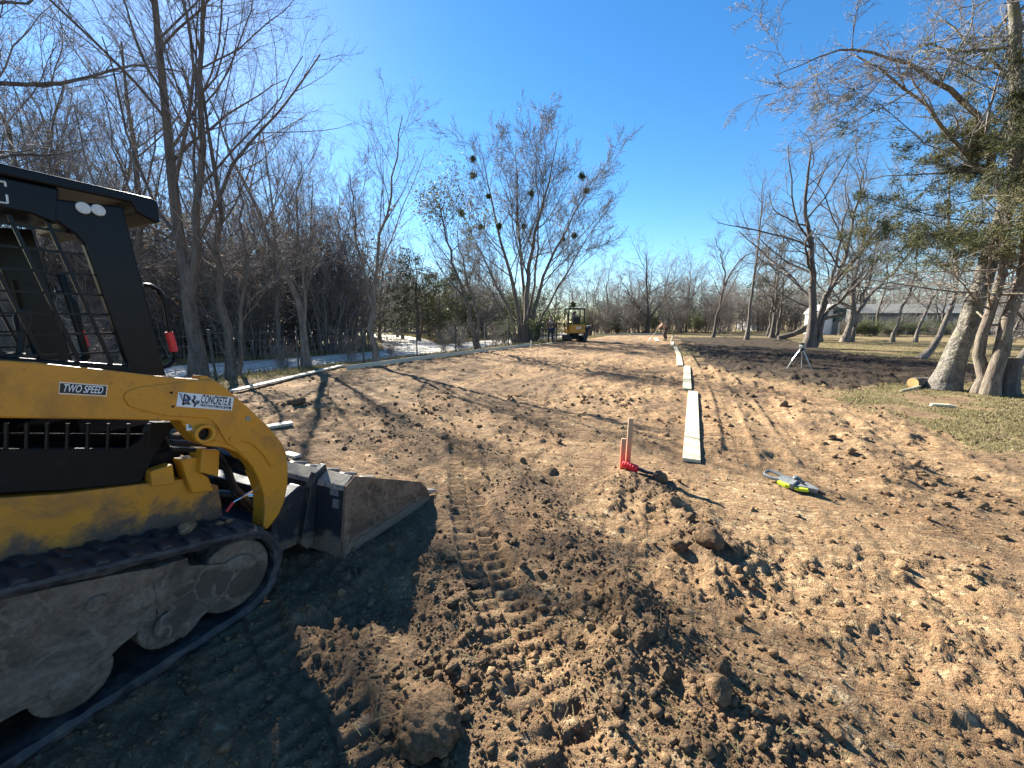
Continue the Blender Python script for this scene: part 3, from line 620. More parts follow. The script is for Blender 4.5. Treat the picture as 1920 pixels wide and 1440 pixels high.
def build_track(sgn):
    yo = sgn * .84; yi = sgn * .52; y0, y1 = min(yo, yi), max(yo, yi)
    Ho, Lo_ = hull_loop(WHEELS, .038); N = 150
    mid = loop_at(Ho, Lo_, np.linspace(0, Lo_[-1], N + 1)[:-1])
    tg = np.roll(mid, -1, 0) - np.roll(mid, 1, 0); tg /= np.linalg.norm(tg, axis=1)[:, None]; nr = np.column_stack([tg[:, 1], -tg[:, 0]])
    sag = np.zeros(N)
    rings = []
    rng = np.random.default_rng(5 if sgn < 0 else 6)
    prof = [(-.030, y0 + .012), (-.030, y1 - .012), (-.004, y1), (.012, y1 - .006), (.016, (y0 + y1) / 2), (.012, y0 + .006), (-.004, y0)]
    V = []
    for i in range(N):
        for o, yy in prof:
            q = mid[i] + nr[i] * (o + rng.uniform(-.004, .004)); V.append((q[0], yy + rng.uniform(-.003, .003), q[1]))
    K = len(prof); F = [(i * K + k, i * K + (k + 1) % K, ((i + 1) % N) * K + (k + 1) % K, ((i + 1) % N) * K + k) for i in range(N) for k in range(K)]
    tr = MB().add(V, F).build('track', M['rubber'], loader, smooth=True)
    pitch = Lo_[-1] / 52
    lm = [MB().prism([(-.026, 0), (.026, 0), (.017, .019), (-.017, .020)], -.072, .072).mesh('lug'), MB().prism([(-.023, 0), (.025, 0), (.015, .016), (-.012, .018)], -.066, .066).mesh('lug')]
    for m_ in lm: m_.materials.append(M['rubber'])
    for i in range(52):
        for row in (-1, 1):
            s = (i + (.5 if row > 0 else 0)) * pitch; p = loop_at(Ho, Lo_, [s, s + .01]); t = p[1] - p[0]; t /= np.linalg.norm(t); nn = np.array([t[1], -t[0]])
            q = p[0] + nn * .010
            o = bpy.data.objects.new('lug', lm[i % 2]); C.objects.link(o); o.parent = tr
            X = Vector((t[0], 0, t[1])); Z = Vector((nn[0], 0, nn[1])); Y = Z.cross(X)
            o.matrix_local = Matrix((X, Y, Z)).transposed().to_4x4() @ Matrix.Identity(4); o.location = (q[0], (y0 + y1) / 2 + row * .078, q[1])
    # wheels (muddy discs) and track frame
    yc0, yc1 = sgn * .80, sgn * .56; a, b = min(yc0, yc1), max(yc0, yc1)
    def wheel(nm, cx, cz, r, hub=True):
        w = MB(); w.ring((cx, cz), .02, r, a, b, 40); o = w.build(nm, M['mud'], tr, bevel=.012, smooth=True)
        fx = sgn * .803
        h = MB(); h.tube([(cx, sgn * .78, cz), (cx, fx + sgn * .012, cz), (cx, fx + sgn * .02, cz)], [r * .62, r * .58, r * .45], 28); h.build('hub', M['mud'], o, smooth=True)
        return o
    wheel('idler_wheel', *WHEELS[0][:2], .184); wheel('idler_wheel', *WHEELS[1][:2], .205)
    w = MB()
    n = 14
    for k in range(n):
        aa = 2 * math.pi * k / n; w.tube([(WHEELS[2][0] + .2 * math.cos(aa), a, WHEELS[2][1] + .2 * math.sin(aa)), (WHEELS[2][0] + .2 * math.cos(aa), b, WHEELS[2][1] + .2 * math.sin(aa))], .022, 8)
    w.ring(WHEELS[2][:2], .05, .235, (a + b) / 2 - .03, (a + b) / 2 + .03, 28); w.build('drive_sprocket', M['mud'], tr, smooth=True)
    for cx, cz, r in ((.012, .200, .112), (-.30, .185, .118), (-.62, .185, .118), (-.95, .185, .118), (-1.27, .185, .118)):
        wheel('roller', cx, cz, r)
    return tr
trk = build_track(-1); build_track(1)
# caked track frame (right side traced, left mirrored)
main_px = [(0, 1131), (150, 1098), (285, 1071), (292, 1088), (297, 1140), (290, 1166), (262, 1190), (225, 1222), (200, 1241), (150, 1280), (80, 1324), (40, 1340), (0, 1366)]
mp = lp(main_px, .815); back = [(-.75, .16), (-1.1, .16), (-1.35, .24), (-1.45, .45), (-1.2, .60), (-.8, .64)]
fr = lp([(287, 1073), (352, 1052), (355, 1066), (400, 1064), (462, 1056), (470, 1070), (470, 1088), (452, 1104), (400, 1141), (376, 1163), (360, 1185), (345, 1200), (325, 1200), (318, 1180), (328, 1150), (312, 1150), (297, 1158)], .812)
def lumpy(poly, y0, y1, name, mat, parent, amp=.008, seed=0, res=.02):
    """thick plate with an uneven mud coat: subdivided outline prism"""
    P = []
    n = len(poly)
    for i in range(n):
        a = np.array(poly[i]); b = np.array(poly[(i + 1) % n]); k = max(1, int(np.linalg.norm(b - a) / .04))
        P += [tuple(a + (b - a) * j / k) for j in range(k)]
    me = MB().prism(P, y0, y1).mesh(name); bm = bmesh.new(); bm.from_mesh(me)
    bmesh.ops.triangulate(bm, faces=[f for f in bm.faces if len(f.verts) > 4]); 
    for it in range(3):
        ed = [e for e in bm.edges if e.calc_length() > res * 1.8]
        if ed: bmesh.ops.subdivide_edges(bm, edges=ed, cuts=1); bmesh.ops.triangulate(bm, faces=bm.faces)
    out = np.array([v.co[:] for v in bm.verts]); dn = fbm(out[:, 0] + seed, out[:, 2], .13, 4, 31) * amp + fbm(out[:, 0], out[:, 2] + seed, .035, 2, 37) * amp * .35
    ys = y0 if abs(y0) > abs(y1) else y1
    for i, v in enumerate(bm.verts):
        if abs(v.co.y - ys) < 1e-4: v.co.y += math.copysign(1, ys) * dn[i]
    bmesh.ops.recalc_face_normals(bm, faces=bm.faces); bm.to_mesh(me); bm.free(); me.polygons.foreach_set('use_smooth', [True] * len(me.polygons)); me.set_sharp_from_angle(angle=R(50))
    return link(name, me, mat, parent)
o = lumpy(mp + back[::1], -.815, -.57, 'track_frame', M['mud'], loader, .020, 0); o['label'] = 'track frame plate caked in grey brown mud'
lumpy(fr, -.812, -.60, 'idler_arm', M['mud'], loader, .008, 3)
lumpy(mp + back, .57, .815, 'track_frame', M['mud'], loader, .010, 7); lumpy(fr, .60, .812, 'idler_arm', M['mud'], loader, .008, 9)
hb = MB(); cx, cz = loc(183, 1138, .82); hb.tube([(cx, -.81, cz), (cx, -.826, cz)], [.034, .030], 20); hb.build('grease_cap', M['mud'], loader, bevel=.004, smooth=True)

# chassis
ch = MB(); ch.box(-1.75, .30, -.46, .46, .30, .92); ch.build('chassis', M['blackpanel'], loader, bevel=.02)
fpoly = lp([(0, 941), (120, 932), (270, 913), (345, 903), (352, 920), (362, 921), (368, 906), (410, 915), (416, 948), (419, 985)], .55)
fpoly += [(fpoly[-1][0] - .01, .40), (-1.5, .45), (-1.5, .98), (-.8, .96)]
for s in (-1, 1):
    a, b = sorted((s * .55, s * .47)); MB().prism(fpoly, a, b).build('lower_frame', M['yellow_low'], loader, bevel=.006)
# black side panel with grille opening under the arm
sp = lp([(0, 931), (120, 925), (265, 912), (290, 860), (322, 812), (340, 796), (345, 780)], .53)
for s in (-1, 1):
    a, b = sorted((s * .53, s * .47))
    pan = MB().prism(sp + [(.2, 1.30), (-.40, 1.36), (-.40, .96)], a, b)
    MB().prism(lp([(-140, 975), (-140, 845), (0, 848), (240, 846), (262, 832), (290, 797), (343, 797), (322, 812), (290, 862), (266, 912), (120, 926), (0, 933)], .53), a, b).build('side_panel', M['blackpanel'], loader, bevel=.006)
    g = None
    for u in range(-100, 290, 38):
        p0 = loc(u, 800, .525); p1 = loc(u - 2 if u < 250 else u, 848 if u < 255 else 836, .525)
        MB().tube([(p0[0], s * .525, p0[1]), (p1[0], s * .525, p1[1])], .007, 6).build('grille_bar', M['black'], loader)
    for v in (821,):
        p0 = loc(-130, v, .525); p1 = loc(272, v, .525); MB().tube([(p0[0], s * .518, p0[1]), (p1[0], s * .518, p1[1])], .005, 6).build('grille_bar', M['black'], loader)
ins = MB(); ins.box(-1.7, -.05, -.44, .44, .90, 1.16); ins.build('engine_deck', M['matte'], loader, bevel=.02)
rear = MB().prism([(-2.02, .42), (-1.98, 1.36), (-1.85, 1.46), (-1.0, 1.46), (-1.0, .5), (-1.5, .42)], -.55, .55); rear.build('engine_hood', M['yellow'], loader, bevel=.03)
MB().box(-2.05, -2.0, -.5, .5, .5, 1.3).build('rear_door', M['black'], loader, bevel=.015)
fl = MB(); fl.box(-.35, .24, -.46, .46, 1.02, 1.08); fl.build('cab_floor', M['matte'], loader, bevel=.01)
fw = MB(); fw.prism([(.20, .62), (.33, .62), (.24, 1.05), (.12, 1.05)], -.44, .44); fw.build('front_plate', M['black'], loader, bevel=.01)

# lift arms
ARM = [(-1.95, 1.26), (-1.97, 1.50), (-1.85, 1.58), (-1.0, 1.585)] + lp([(0, 683), (100, 690), (200, 700), (300, 711), (370, 717), (398, 716), (414, 724), (430, 737), (470, 772), (505, 805), (530, 836), (538, 855), (541, 880), (540, 915), (534, 945), (524, 968), (510, 988), (500, 998),
     (494, 992), (497, 965), (496, 935), (488, 908), (474, 880), (455, 857), (435, 843), (412, 834), (392, 832), (378, 831), (366, 822), (358, 805), (338, 795), (200, 793), (0, 792)], .74) + [(-1.0, 1.36), (-1.6, 1.26)]
ARMI = [(x, z) for x, z in ARM]
OVER = lp([(233, 752), (238, 741), (262, 732), (330, 724), (398, 718), (413, 726), (428, 738), (468, 773), (503, 806), (528, 838), (520, 862), (508, 880), (500, 866), (490, 853), (474, 839), (462, 833), (452, 832), (444, 837), (437, 840), (428, 838), (421, 828), (408, 805), (399, 794), (386, 789), (350, 787), (314, 786), (268, 776), (243, 768)], .745)
for s in (-1, 1):
    a, b = sorted((s * .74, s * .63)); arm = MB().prism(ARM, a, b).build('lift_arm', M['yellow'], loader, bevel=.007)
    a, b = sorted((s * .749, s * .7405)); MB().prism(OVER, a, b).build('arm_plate', M['yellow'], arm, bevel=.003)
    for (u, v, r) in ((465, 790, .013), (436, 828, .016)):
        q = loc(u, v, .749); MB().cyl((q[0], s * .748, q[1]), (q[0], s * .754, q[1]), r, 18).build('pin', M['yellow'] if v > 800 else M['steelgrey'], arm, bevel=.002)
    for (u, v) in ((322, 742), (325, 768)):
        q = loc(u, v, .749); MB().cyl((q[0], s * .7485, q[1]), (q[0], s * .7505, q[1]), .006, 10).build('bolt', M['black'], arm)
    # cross tube end with dark bore, lug plate under the arm
    q = loc(379, 818, .74)
    MB().ring(q, .030, .047, *sorted((s * .739, s * .775)), 28).build('pivot_boss', M['yellow'], arm, bevel=.004, smooth=True)
    MB().cyl((q[0], s * .71, q[1]), (q[0], s * .742, q[1]), .031, 24).build('pivot_bore', M['black'], arm)
    LUG = lp([(334, 797), (345, 812), (363, 833), (380, 840), (412, 842), (440, 852), (456, 868), (448, 845), (400, 800), (360, 790)], .70)
    a, b = sorted((s * .735, s * .62)); MB().prism(LUG, a, b).build('pivot_lug', M['yellow'], arm, bevel=.005)
    # blocks below the arm
    bx = lp([(376, 846), (409, 848), (407, 898), (372, 890)], .60); a, b = sorted((s * .62, s * .50)); MB().prism(bx, a, b).build('arm_stop', M['yellow'], loader, bevel=.006)
    bx = lp([(340, 868), (372, 862), (372, 888), (392, 900), (402, 925), (362, 930), (352, 905)], .585); a, b = sorted((s * .585, s * .50)); MB().prism(bx, a, b).build('hinge_bracket', M['yellow'], loader, bevel=.006)
    bx = lp([(283, 890), (325, 876), (330, 912), (286, 918)], .57); a, b = sorted((s * .57, s * .50)); MB().prism(bx, a, b).build('step_bracket', M['yellow'], loader, bevel=.005)
    # tilt cylinder
    MB().cyl((.30, s * .36, .62), (.56, s * .36, .50), .042, 16).build('tilt_cylinder', M['black'], loader, smooth=True)
    MB().cyl((.56, s * .36, .50), (.80, s * .36, .40), .020, 12).build('cylinder_rod', M['chrome'], loader, smooth=True)
MB().cyl((.50, -.66, .80), (.50, .66, .80), .05, 16).build('cross_tube', M['black'], loader, smooth=True)
top = lp([(366, 718), (370, 709), (383, 710), (394, 716), (396, 720)], .70); MB().prism(top, -.73, -.66).build('arm_ear', M['yellow'], loader, bevel=.003)
# hoses inside the arm
for k, (dz, dy) in enumerate(((0, .0), (.03, .03), (-.035, .02))):
    MB().tube([(.22, -.56 + dy, .98 + dz), (.36, -.58 + dy, .93 + dz), (.45, -.57 + dy, .80 + dz), (.49, -.55 + dy, .62 + dz), (.60, -.52 + dy, .44 + dz), (.70, -.48, .34)], .013, 8).build('hose', M['seat'], loader, smooth=True)
q0 = loc(450, 950, .66); q1 = loc(487, 928, .66); MB().cyl((q0[0], -.60, q0[1]), (q1[0], -.60, q1[1]), .006, 8).build('latch_rod', M['chrome'], loader)
q0 = loc(437, 968, .66); q1 = loc(450, 950, .66); MB().cyl((q0[0], -.60, q0[1]), (q1[0], -.60, q1[1]), .008, 8).build('latch_handle', M['red'], loader)

# coupler and bucket
cp = MB(); cp.prism([(.62, .12), (.80, .10), (.93, .44), (.86, .50), (.66, .42)], -.60, -.50); cp.prism([(.62, .12), (.80, .10), (.93, .44), (.86, .50), (.66, .42)], .50, .60); cp.box(.70, .82, -.52, .52, .14, .22); cp.box(.80, .90, -.52, .52, .36, .44)
cp.build('coupler', M['bucket'], loader, bevel=.008)
BW = .915
bk = empty('bucket', (0, 0, 0)); bk.parent = loader; bk['label'] = 'black toothed bucket with mud on its sides'
A_ = (.885, .03); B_ = loc(650, 917, BW); C_ = loc(667, 897, BW); D_ = loc(790, 907, BW); E_ = loc(802, 921, BW); T_ = loc(807, 936, BW); F_ = loc(788, 953, BW)
side = [A_, B_, C_, D_, E_, T_, F_, (1.2, .022)]
for s in (-1, 1):
    a, b = sorted((s * BW, s * (BW - .022))); lumpy(side, a, b, 'side_plate', M['bucketside'], bk, .005, 11 if s < 0 else 14, .03)
    # wear strip along the lower edge
    ws = [(A_[0] + .01, A_[1]), (F_[0], F_[1] - .002), (T_[0], T_[1]), (T_[0] - .07, T_[1] + .035), (F_[0] - .12, F_[1] + .075), (A_[0] + .03, A_[1] + .075)]
    a, b = sorted((s * (BW + .010), s * (BW + .0005))); MB().prism(ws, a, b).build('wear_strip', M['bucket'], bk, bevel=.003)
yy = BW - .023
def sheet(p, q, th, nm, mat, bev=.004):
    d = Vector((q[0] - p[0], q[1] - p[1])); nrm = Vector((-d.y, d.x)).normalized() * th
    return MB().prism([p, q, (q[0] + nrm.x, q[1] + nrm.y), (p[0] + nrm.x, p[1] + nrm.y)], -yy, yy).build(nm, mat, bk, bevel=bev)
Bm = (A_[0] + .008, .14)
sheet((A_[0], A_[1]), B_, -.016, 'back_plate', M['bucket'])
sheet((A_[0], A_[1] + .002), (F_[0] - .05, .022), .016, 'floor_plate', M['bucket'])
MB().prism([(F_[0] - .22, .012), (T_[0] + .0, T_[1] - .022), (T_[0] + .002, T_[1] - .004), (F_[0] - .22, .048)], -yy, yy).build('cutting_edge', M['edge'], bk, bevel=.004)
MB().prism([B_, (B_[0] - .012, B_[1] - .03), (B_[0] + .03, B_[1] - .04), (C_[0] + .02, C_[1] - .015), C_, (C_[0] - .004, C_[1] + .004)], -yy, yy).build('top_lip', M['lipdust'], bk, bevel=.004)
for yv in (-.62, .62):
    MB().prism([(A_[0] - .05, .06), (A_[0] - .09, .12), (B_[0] - .06, B_[1] - .03), (B_[0] - .01, B_[1] + .055), (C_[0] - .01, C_[1] + .050), (C_[0], C_[1] + .004), (B_[0] + .002, B_[1] + .004), (A_[0] - .003, .06)], yv - .028, yv + .028).build('back_rib', M['bucket'], bk, bevel=.005)
for i in range(8):
    yt = -.86 + 1.72 * i / 7
    MB().prism([(T_[0] - .16, .050), (T_[0] - .02, .060), (T_[0] + .13, .035), (T_[0] + .135, .058), (T_[0] - .02, .115), (T_[0] - .15, .118)], yt - .030, yt + .030).build('tooth', M['edge'], bk, bevel=.006)
q = loc(640, 930, .85)
for k, (dy, dz, w, h) in enumerate(((.105, -.075, .08, .06), (.085, -.155, .06, .06))):
    zz = B_[1] + dz; t = (zz - A_[1]) / (B_[1] - A_[1]); xx = A_[0] + (B_[0] - A_[0]) * t
    m_ = MB(); m_.add([(xx - .0035 - .0 * h, -BW + dy - w / 2, zz), (xx - .0035, -BW + dy + w / 2, zz), (xx - .0035 + (B_[0] - A_[0]) / (B_[1] - A_[1]) * h, -BW + dy + w / 2, zz + h), (xx - .0035 + (B_[0] - A_[0]) / (B_[1] - A_[1]) * h, -BW + dy - w / 2, zz + h)], [(0, 3, 2, 1)])
    m_.build('warning_decal', M['steelgrey'], bk)
# dirt left in the bucket
rng = np.random.default_rng(8); nx, ny = 40, 70; gx, gy = np.meshgrid(np.linspace(.92, 1.74, nx), np.linspace(-.88, .88, ny)); fxx, fyy = gx.ravel(), gy.ravel()
zz = .045 + .10 * sstep(1.5, .95, fxx) + .035 * fbm(fxx, fyy, .2, 3, 8) + .25 * domes(fxx, fyy, .10, 33, .6)
i = np.arange(ny - 1)[:, None] * nx; j = np.arange(nx - 1)[None]; q4 = np.stack([i + j, i + j + 1, i + nx + j + 1, i + nx + j], -1).reshape(-1, 4)
me = np_mesh('soil_heap', np.column_stack([fxx, fyy, zz]), [q4], True); colr = np.ones((len(zz), 4), np.float32); colr[:, 0] = .6; colr[:, 1:3] = 0
a_ = me.attributes.new('zone', 'FLOAT_COLOR', 'POINT'); a_.data.foreach_set('color', colr.ravel()); link('bucket_soil', me, M['soil'], bk)

# cab: roll cage, roof, grille, seat
cab = empty('cab'); cab.parent = loader
def cabprism(poly, y0, y1, nm, mat=None, bev=.008, par=None): return MB().prism(poly, y0, y1).build(nm, mat or M['black'], par or cab, bevel=bev)
post = lp([(125, 440), (148, 452), (163, 470), (172, 500), (243, 684), (238, 690), (180, 682), (182, 700), (313, 712), (228, 396), (0, 396), (0, 400), (60, 408), (110, 425)], .52)
for s in (-1, 1):
    a, b = sorted((s * .54, s * .50))
    fp = lp([(232, 394), (314, 714), (238, 705), (240, 688), (170, 492), (160, 466), (143, 446), (122, 432), (105, 420), (105, 380)], .54)
    cabprism(fp, a, b, 'cab_post')
    tr_ = lp([(110, 380), (110, 428), (60, 408), (0, 397)], .54); tr_ = [tr_[0], tr_[1], tr_[2], tr_[3], (-.95, 2.00), (-1.0, 2.07), (-.95, 2.125), (.02, 2.125)]
    cabprism([(-1.0, 2.125), (tr_[0][0] + .01, 2.125), tr_[1], tr_[2], tr_[3], (-.7, tr_[3][1]), (-.86, tr_[3][1] - .02), (-.95, tr_[3][1] - .10), (-1.02, 1.40), (-1.08, 1.40)], a + .001, b - .001, 'cab_side_frame')
    bl = lp([(240, 690), (237, 712), (0, 690), (0, 675), (180, 683)], .54); cabprism([(bl[0][0], bl[0][1]), (bl[0][0] + .01, 1.24), (-1.05, 1.28), (-1.05, 1.44), (bl[3][0], bl[3][1])], a + .002, b - .002, 'cab_sill')
    # slanted grille
    x_f0, z0 = loc(243, 690, .52); slope = (.118 - .0) / (1.39 - 1.96)
    for k in range(11):
        xb = x_f0 - .055 - k * .098
        MB().box(-.0065, .0065, -.004, .004, 0, .62).build('grille_bar', M['black'], cab, loc=(xb, s * .515, 1.385), rot=(0, math.atan2(slope * .62, .62), 0))
    for k in range(7):
        zk = 1.45 + k * .085; xr = x_f0 + slope * (zk - z0) + .01
        MB().box(-1.0, xr, -.0035, .0035, -.0045, .0045).build('grille_bar', M['black'], cab, loc=(0, s * .508, zk))
MB().prism([(-1.06, 2.10), (-1.06, 2.15), (-.95, 2.168), (.275, 2.168), (.300, 2.158), (.300, 2.062), (.285, 2.055), (.215, 2.085), (.20, 2.126), (-1.0, 2.126)], -.56, .56).build('roof', M['black'], cab, bevel=.012)
MB().prism([(-.10, 2.10), (-.62, 2.10), (-.60, 1.98), (-.18, 2.02)], -.40, .40).build('headliner', M['seat'], cab, bevel=.02)
for u in (157, 185):
    q = loc(u, 397 if u < 170 else 401, .545); MB().cyl((q[0], -.540, q[1]), (q[0], -.552, q[1]), .024, 20).build('side_lamp', M['lamp'], cab, bevel=.004)
ring_ = lp([(-60, 345), (11, 349), (12, 372)], .545)
for a, b in (((-60, 342), (11, 349)), ((11, 349), (12, 358)), ((14, 373), (16, 389)), ((-60, 379), (16, 389))):
    p = loc(*a, .5405); q = loc(*b, .5405); MB().tube([(p[0], -.5415, p[1]), (q[0], -.5415, q[1])], .003, 4).build('decal_line', M['decalwhite'], cab)
MB().box(-1.06, -.98, -.50, .50, 1.30, 2.12).build('rear_cab_frame', M['black'], cab, bevel=.01)
st = empty('seat'); st.parent = cab
MB().prism([(-.78, 1.24), (-.22, 1.22), (-.18, 1.28), (-.22, 1.34), (-.76, 1.36)], -.25, .25).build('cushion', M['seat'], st, bevel=.03)
MB().prism([(-.72, 1.34), (-.60, 1.36), (-.70, 1.86), (-.80, 1.90), (-.86, 1.84)], -.24, .24).build('seat_back', M['seat'], st, bevel=.04)
for s in (-1, 1):
    MB().prism([(-.70, 1.42), (-.18, 1.40), (-.14, 1.46), (-.70, 1.50)], min(s * .30, s * .38), max(s * .30, s * .38)).build('armrest', M['seat'], st, bevel=.02)
    MB().tube([(-.16, s * .34, 1.45), (-.14, s * .34, 1.56)], .012, 8).build('joystick', M['seat'], st)
    j = MB(); j.tube([(-.14, s * .34, 1.55), (-.135, s * .34, 1.60), (-.125, s * .34, 1.64)], [.02, .027, .018], 10); j.build('joystick_grip', M['seat'], st, smooth=True)
# folded lap bar seen through the grille
MB().tube([(.02, -.28, 1.80), (.03, -.30, 1.66), (.05, -.30, 1.42), (.0, -.28, 1.36), (-.12, -.28, 1.34)], .014, 8).build('lap_bar', M['black'], cab, smooth=True)
MB().tube([(.02, .28, 1.80), (.03, .30, 1.66), (.05, .30, 1.42), (.0, .28, 1.36), (-.12, .28, 1.34)], .014, 8).build('lap_bar', M['black'], cab, smooth=True)
for s in (-1, 1):
    g = [loc(u, v, .50) for u, v in ((268, 540), (282, 541), (298, 550), (308, 566), (313, 590), (321, 640), (328, 668), (327, 682), (318, 691), (306, 694))]
    hb_ = MB().tube([(x, s * .50, z) for x, z in g], .0105, 10).build('grab_bar', M['black'], cab, smooth=True)
    g2 = [loc(u, v, .50) for u, v in ((317, 628), (327, 664))]
    MB().tube([(g2[0][0], s * .50, g2[0][1]), (g2[1][0], s * .50, g2[1][1])], [.017, .019], 12).build('red_grip', M['red'], hb_, smooth=True)
MB().box(-.3, .0, .52, .60, 1.2, 1.34).build('control_box', M['steelgrey'], cab, bevel=.02)

# lettering
def text_obj(body, size, mat, parent, loc_, rot, name='lettering', shear=0, bold=0.0, ext=.0006, sx=1.0):
    cu = bpy.data.curves.new(name, 'FONT'); cu.body = body; cu.size = size; cu.extrude = ext; cu.shear = shear; cu.offset = bold; cu.align_x = 'CENTER'; cu.align_y = 'CENTER'
    t = bpy.data.objects.new('tmp', cu); C.objects.link(t); bpy.context.view_layer.update()
    me = bpy.data.meshes.new_from_object(t.evaluated_get(bpy.context.evaluated_depsgraph_get())); bpy.data.objects.remove(t); me.name = name; me.materials.clear()
    o = link(name, me, mat, parent, loc_, rot); o.scale = (sx, 1, 1); return o
def quad_decal(px, c, mat, name, parent, th=.0015):
    return MB().prism(lp(px, c), -c - th, -c).build(name, mat, parent)
c = .7405
pl = quad_decal([(112, 723), (203, 729), (201, 750), (111, 746)], c, M['silver'], 'badge_rim', loader)
pl2 = quad_decal([(114, 725.5), (201, 731), (199, 748), (113, 743.8)], c + .0016, M['decalblack'], 'badge_plate', pl, .0008)
m0 = loc(157, 737, c); l0 = loc(114, 735, c); r0 = loc(200, 739.5, c); ang = -math.atan2(r0[1] - l0[1], r0[0] - l0[0]); wid = math.hypot(r0[0] - l0[0], r0[1] - l0[1])
t = text_obj('TWO SPEED', 1, M['decalwhite'], pl, (m0[0], -c - .0030, m0[1]), (math.pi / 2, ang, 0), 'badge_lettering', .2, .012)
def fit(t, w, h):
    xs = [v.co.x for v in t.data.vertices]; ys = [v.co.y for v in t.data.vertices]; t.scale = (w / (max(xs) - min(xs)), h / (max(ys) - min(ys)), .001)
fit(t, wid * .86, .030)
c = .7495
dc = quad_decal([(335, 741), (439, 750), (435, 775), (331, 768)], c, M['decalwhite'], 'sign_sticker', loader)
dc['label'] = 'white sticker with dark lettering and line drawing'
cd = c + .0024
def dp(u, v): q = loc(u, v, c); return q
l0 = dp(378, 754); r0 = dp(436, 759.5); m0 = dp(406.5, 757); ang = -math.atan2(r0[1] - l0[1], r0[0] - l0[0]); wid = math.hypot(r0[0] - l0[0], r0[1] - l0[1])
t = text_obj('CONCRETE &', 1, M['decalblack'], dc, (m0[0], -cd, m0[1]), (math.pi / 2, ang, 0), 'sticker_lettering', 0, .02); fit(t, wid * .97, .044)
bar = MB().prism(lp([(376.5, 762.5), (433.5, 768), (433, 773), (376, 766.8)], c), -cd - .0006, -cd + .0002).build('sticker_band', M['decalblack'], dc)
l0 = dp(378, 765); r0 = dp(432, 770); m0 = dp(404.8, 767.6)
t = text_obj('CONSTRUCTION LLC', 1, M['decalwhite'], dc, (m0[0], -cd - .0012, m0[1]), (math.pi / 2, ang, 0), 'sticker_lettering', 0, .015); fit(t, wid * .92, .015)
def stroke(px, w, mat):
    P = [dp(u, v) for u, v in px]; MB().tube([(x, -cd, z) for x, z in P], w, 5).build('drawing_line', mat, dc)
stroke([(343, 764.5), (347, 744.5), (351, 747), (353.5, 753), (353, 761)], .0034, M['decalblack']); stroke([(343, 765), (348, 761), (353, 763), (357, 763)], .004, M['decalblack'])
stroke([(347, 758), (349, 753), (351, 757), (348, 759)], .003, M['decalblue'])
stroke([(364, 747), (366, 752), (362, 756), (365, 761), (369, 758), (373, 757), (372, 761), (367, 763), (364, 768)], .004, M['decalblack']); stroke([(360, 755), (363, 760), (366, 763)], .003, M['decalblack'])
for k in range(5): stroke([(336.5 + k * 1.3, 743.5 + k * 3), (341 + k * .5, 744.5 + k * 3)], .0022, M['decalblue'])
stroke([(354, 748), (357, 752), (356, 756)], .003, M['decalblue'])
q = quad_decal([(350, 798), (366, 798), (365, 812), (350, 813)], .737, M['decalwhite'], 'info_sticker', loader)
s1 = lp([(354, 801), (362, 801), (361, 808), (354, 808)], .7386); MB().prism(s1, -.7392, -.7386).build('sticker_print', M['wall'], q)
# clods left on the track
def on_track(u, v, s, seed, lab):
    d = ray(u, v)
    t_ = (LO @ LL - .70) / (d[:2] @ LL); p = np.array([0, 0, EYE]) + t_ * d; qx = (p[:2] - LO) @ LF
    V, F = ico(3); V = V.copy(); r_ = np.random.default_rng(seed)
    for k in range(8):
        nn = r_.normal(size=3); nn /= np.linalg.norm(nn); tt = V @ nn; V = V - np.outer(np.maximum(tt - r_.uniform(.5, .8), 0), nn)
    V = V * s * np.array([1.3, 1, .55]); me = np_mesh('dirt_clod', V, [F], False); colr = np.zeros((len(V), 4), np.float32); colr[:, 3] = 1
    at2 = me.attributes.new('zone', 'FLOAT_COLOR', 'POINT'); at2.data.foreach_set('color', colr.ravel())
    Ho, Lo_ = hull_loop(WHEELS, .038); zt = float(np.max(np.where(np.abs(Ho[:, 0] - qx) < .4, Ho[:, 1], 0)))
    top_ = [p_ for p_ in loop_at(Ho, Lo_, np.linspace(0, Lo_[-1], 600)) if abs(p_[0] - qx) < .02 and p_[1] > .35]; zt = max([p_[1] for p_ in top_] + [.3]) + .035
    w_ = LO + LF * qx - LL * .70
    o = link('dirt_clod', me, M['soil'], loc=(w_[0], w_[1], zt + LZ + s * .3)); o.rotation_euler = (0, 0, seed); tag(o, lab, 'dirt clod'); return o
on_track(352, 1010, .045, 21, 'pale flat clod lying on the loader track'); on_track(412, 975, .022, 22, 'small pale crumb higher up on the loader track')
on_track(430, 985, .018, 23, 'smallest pale crumb on the curve of the loader track')
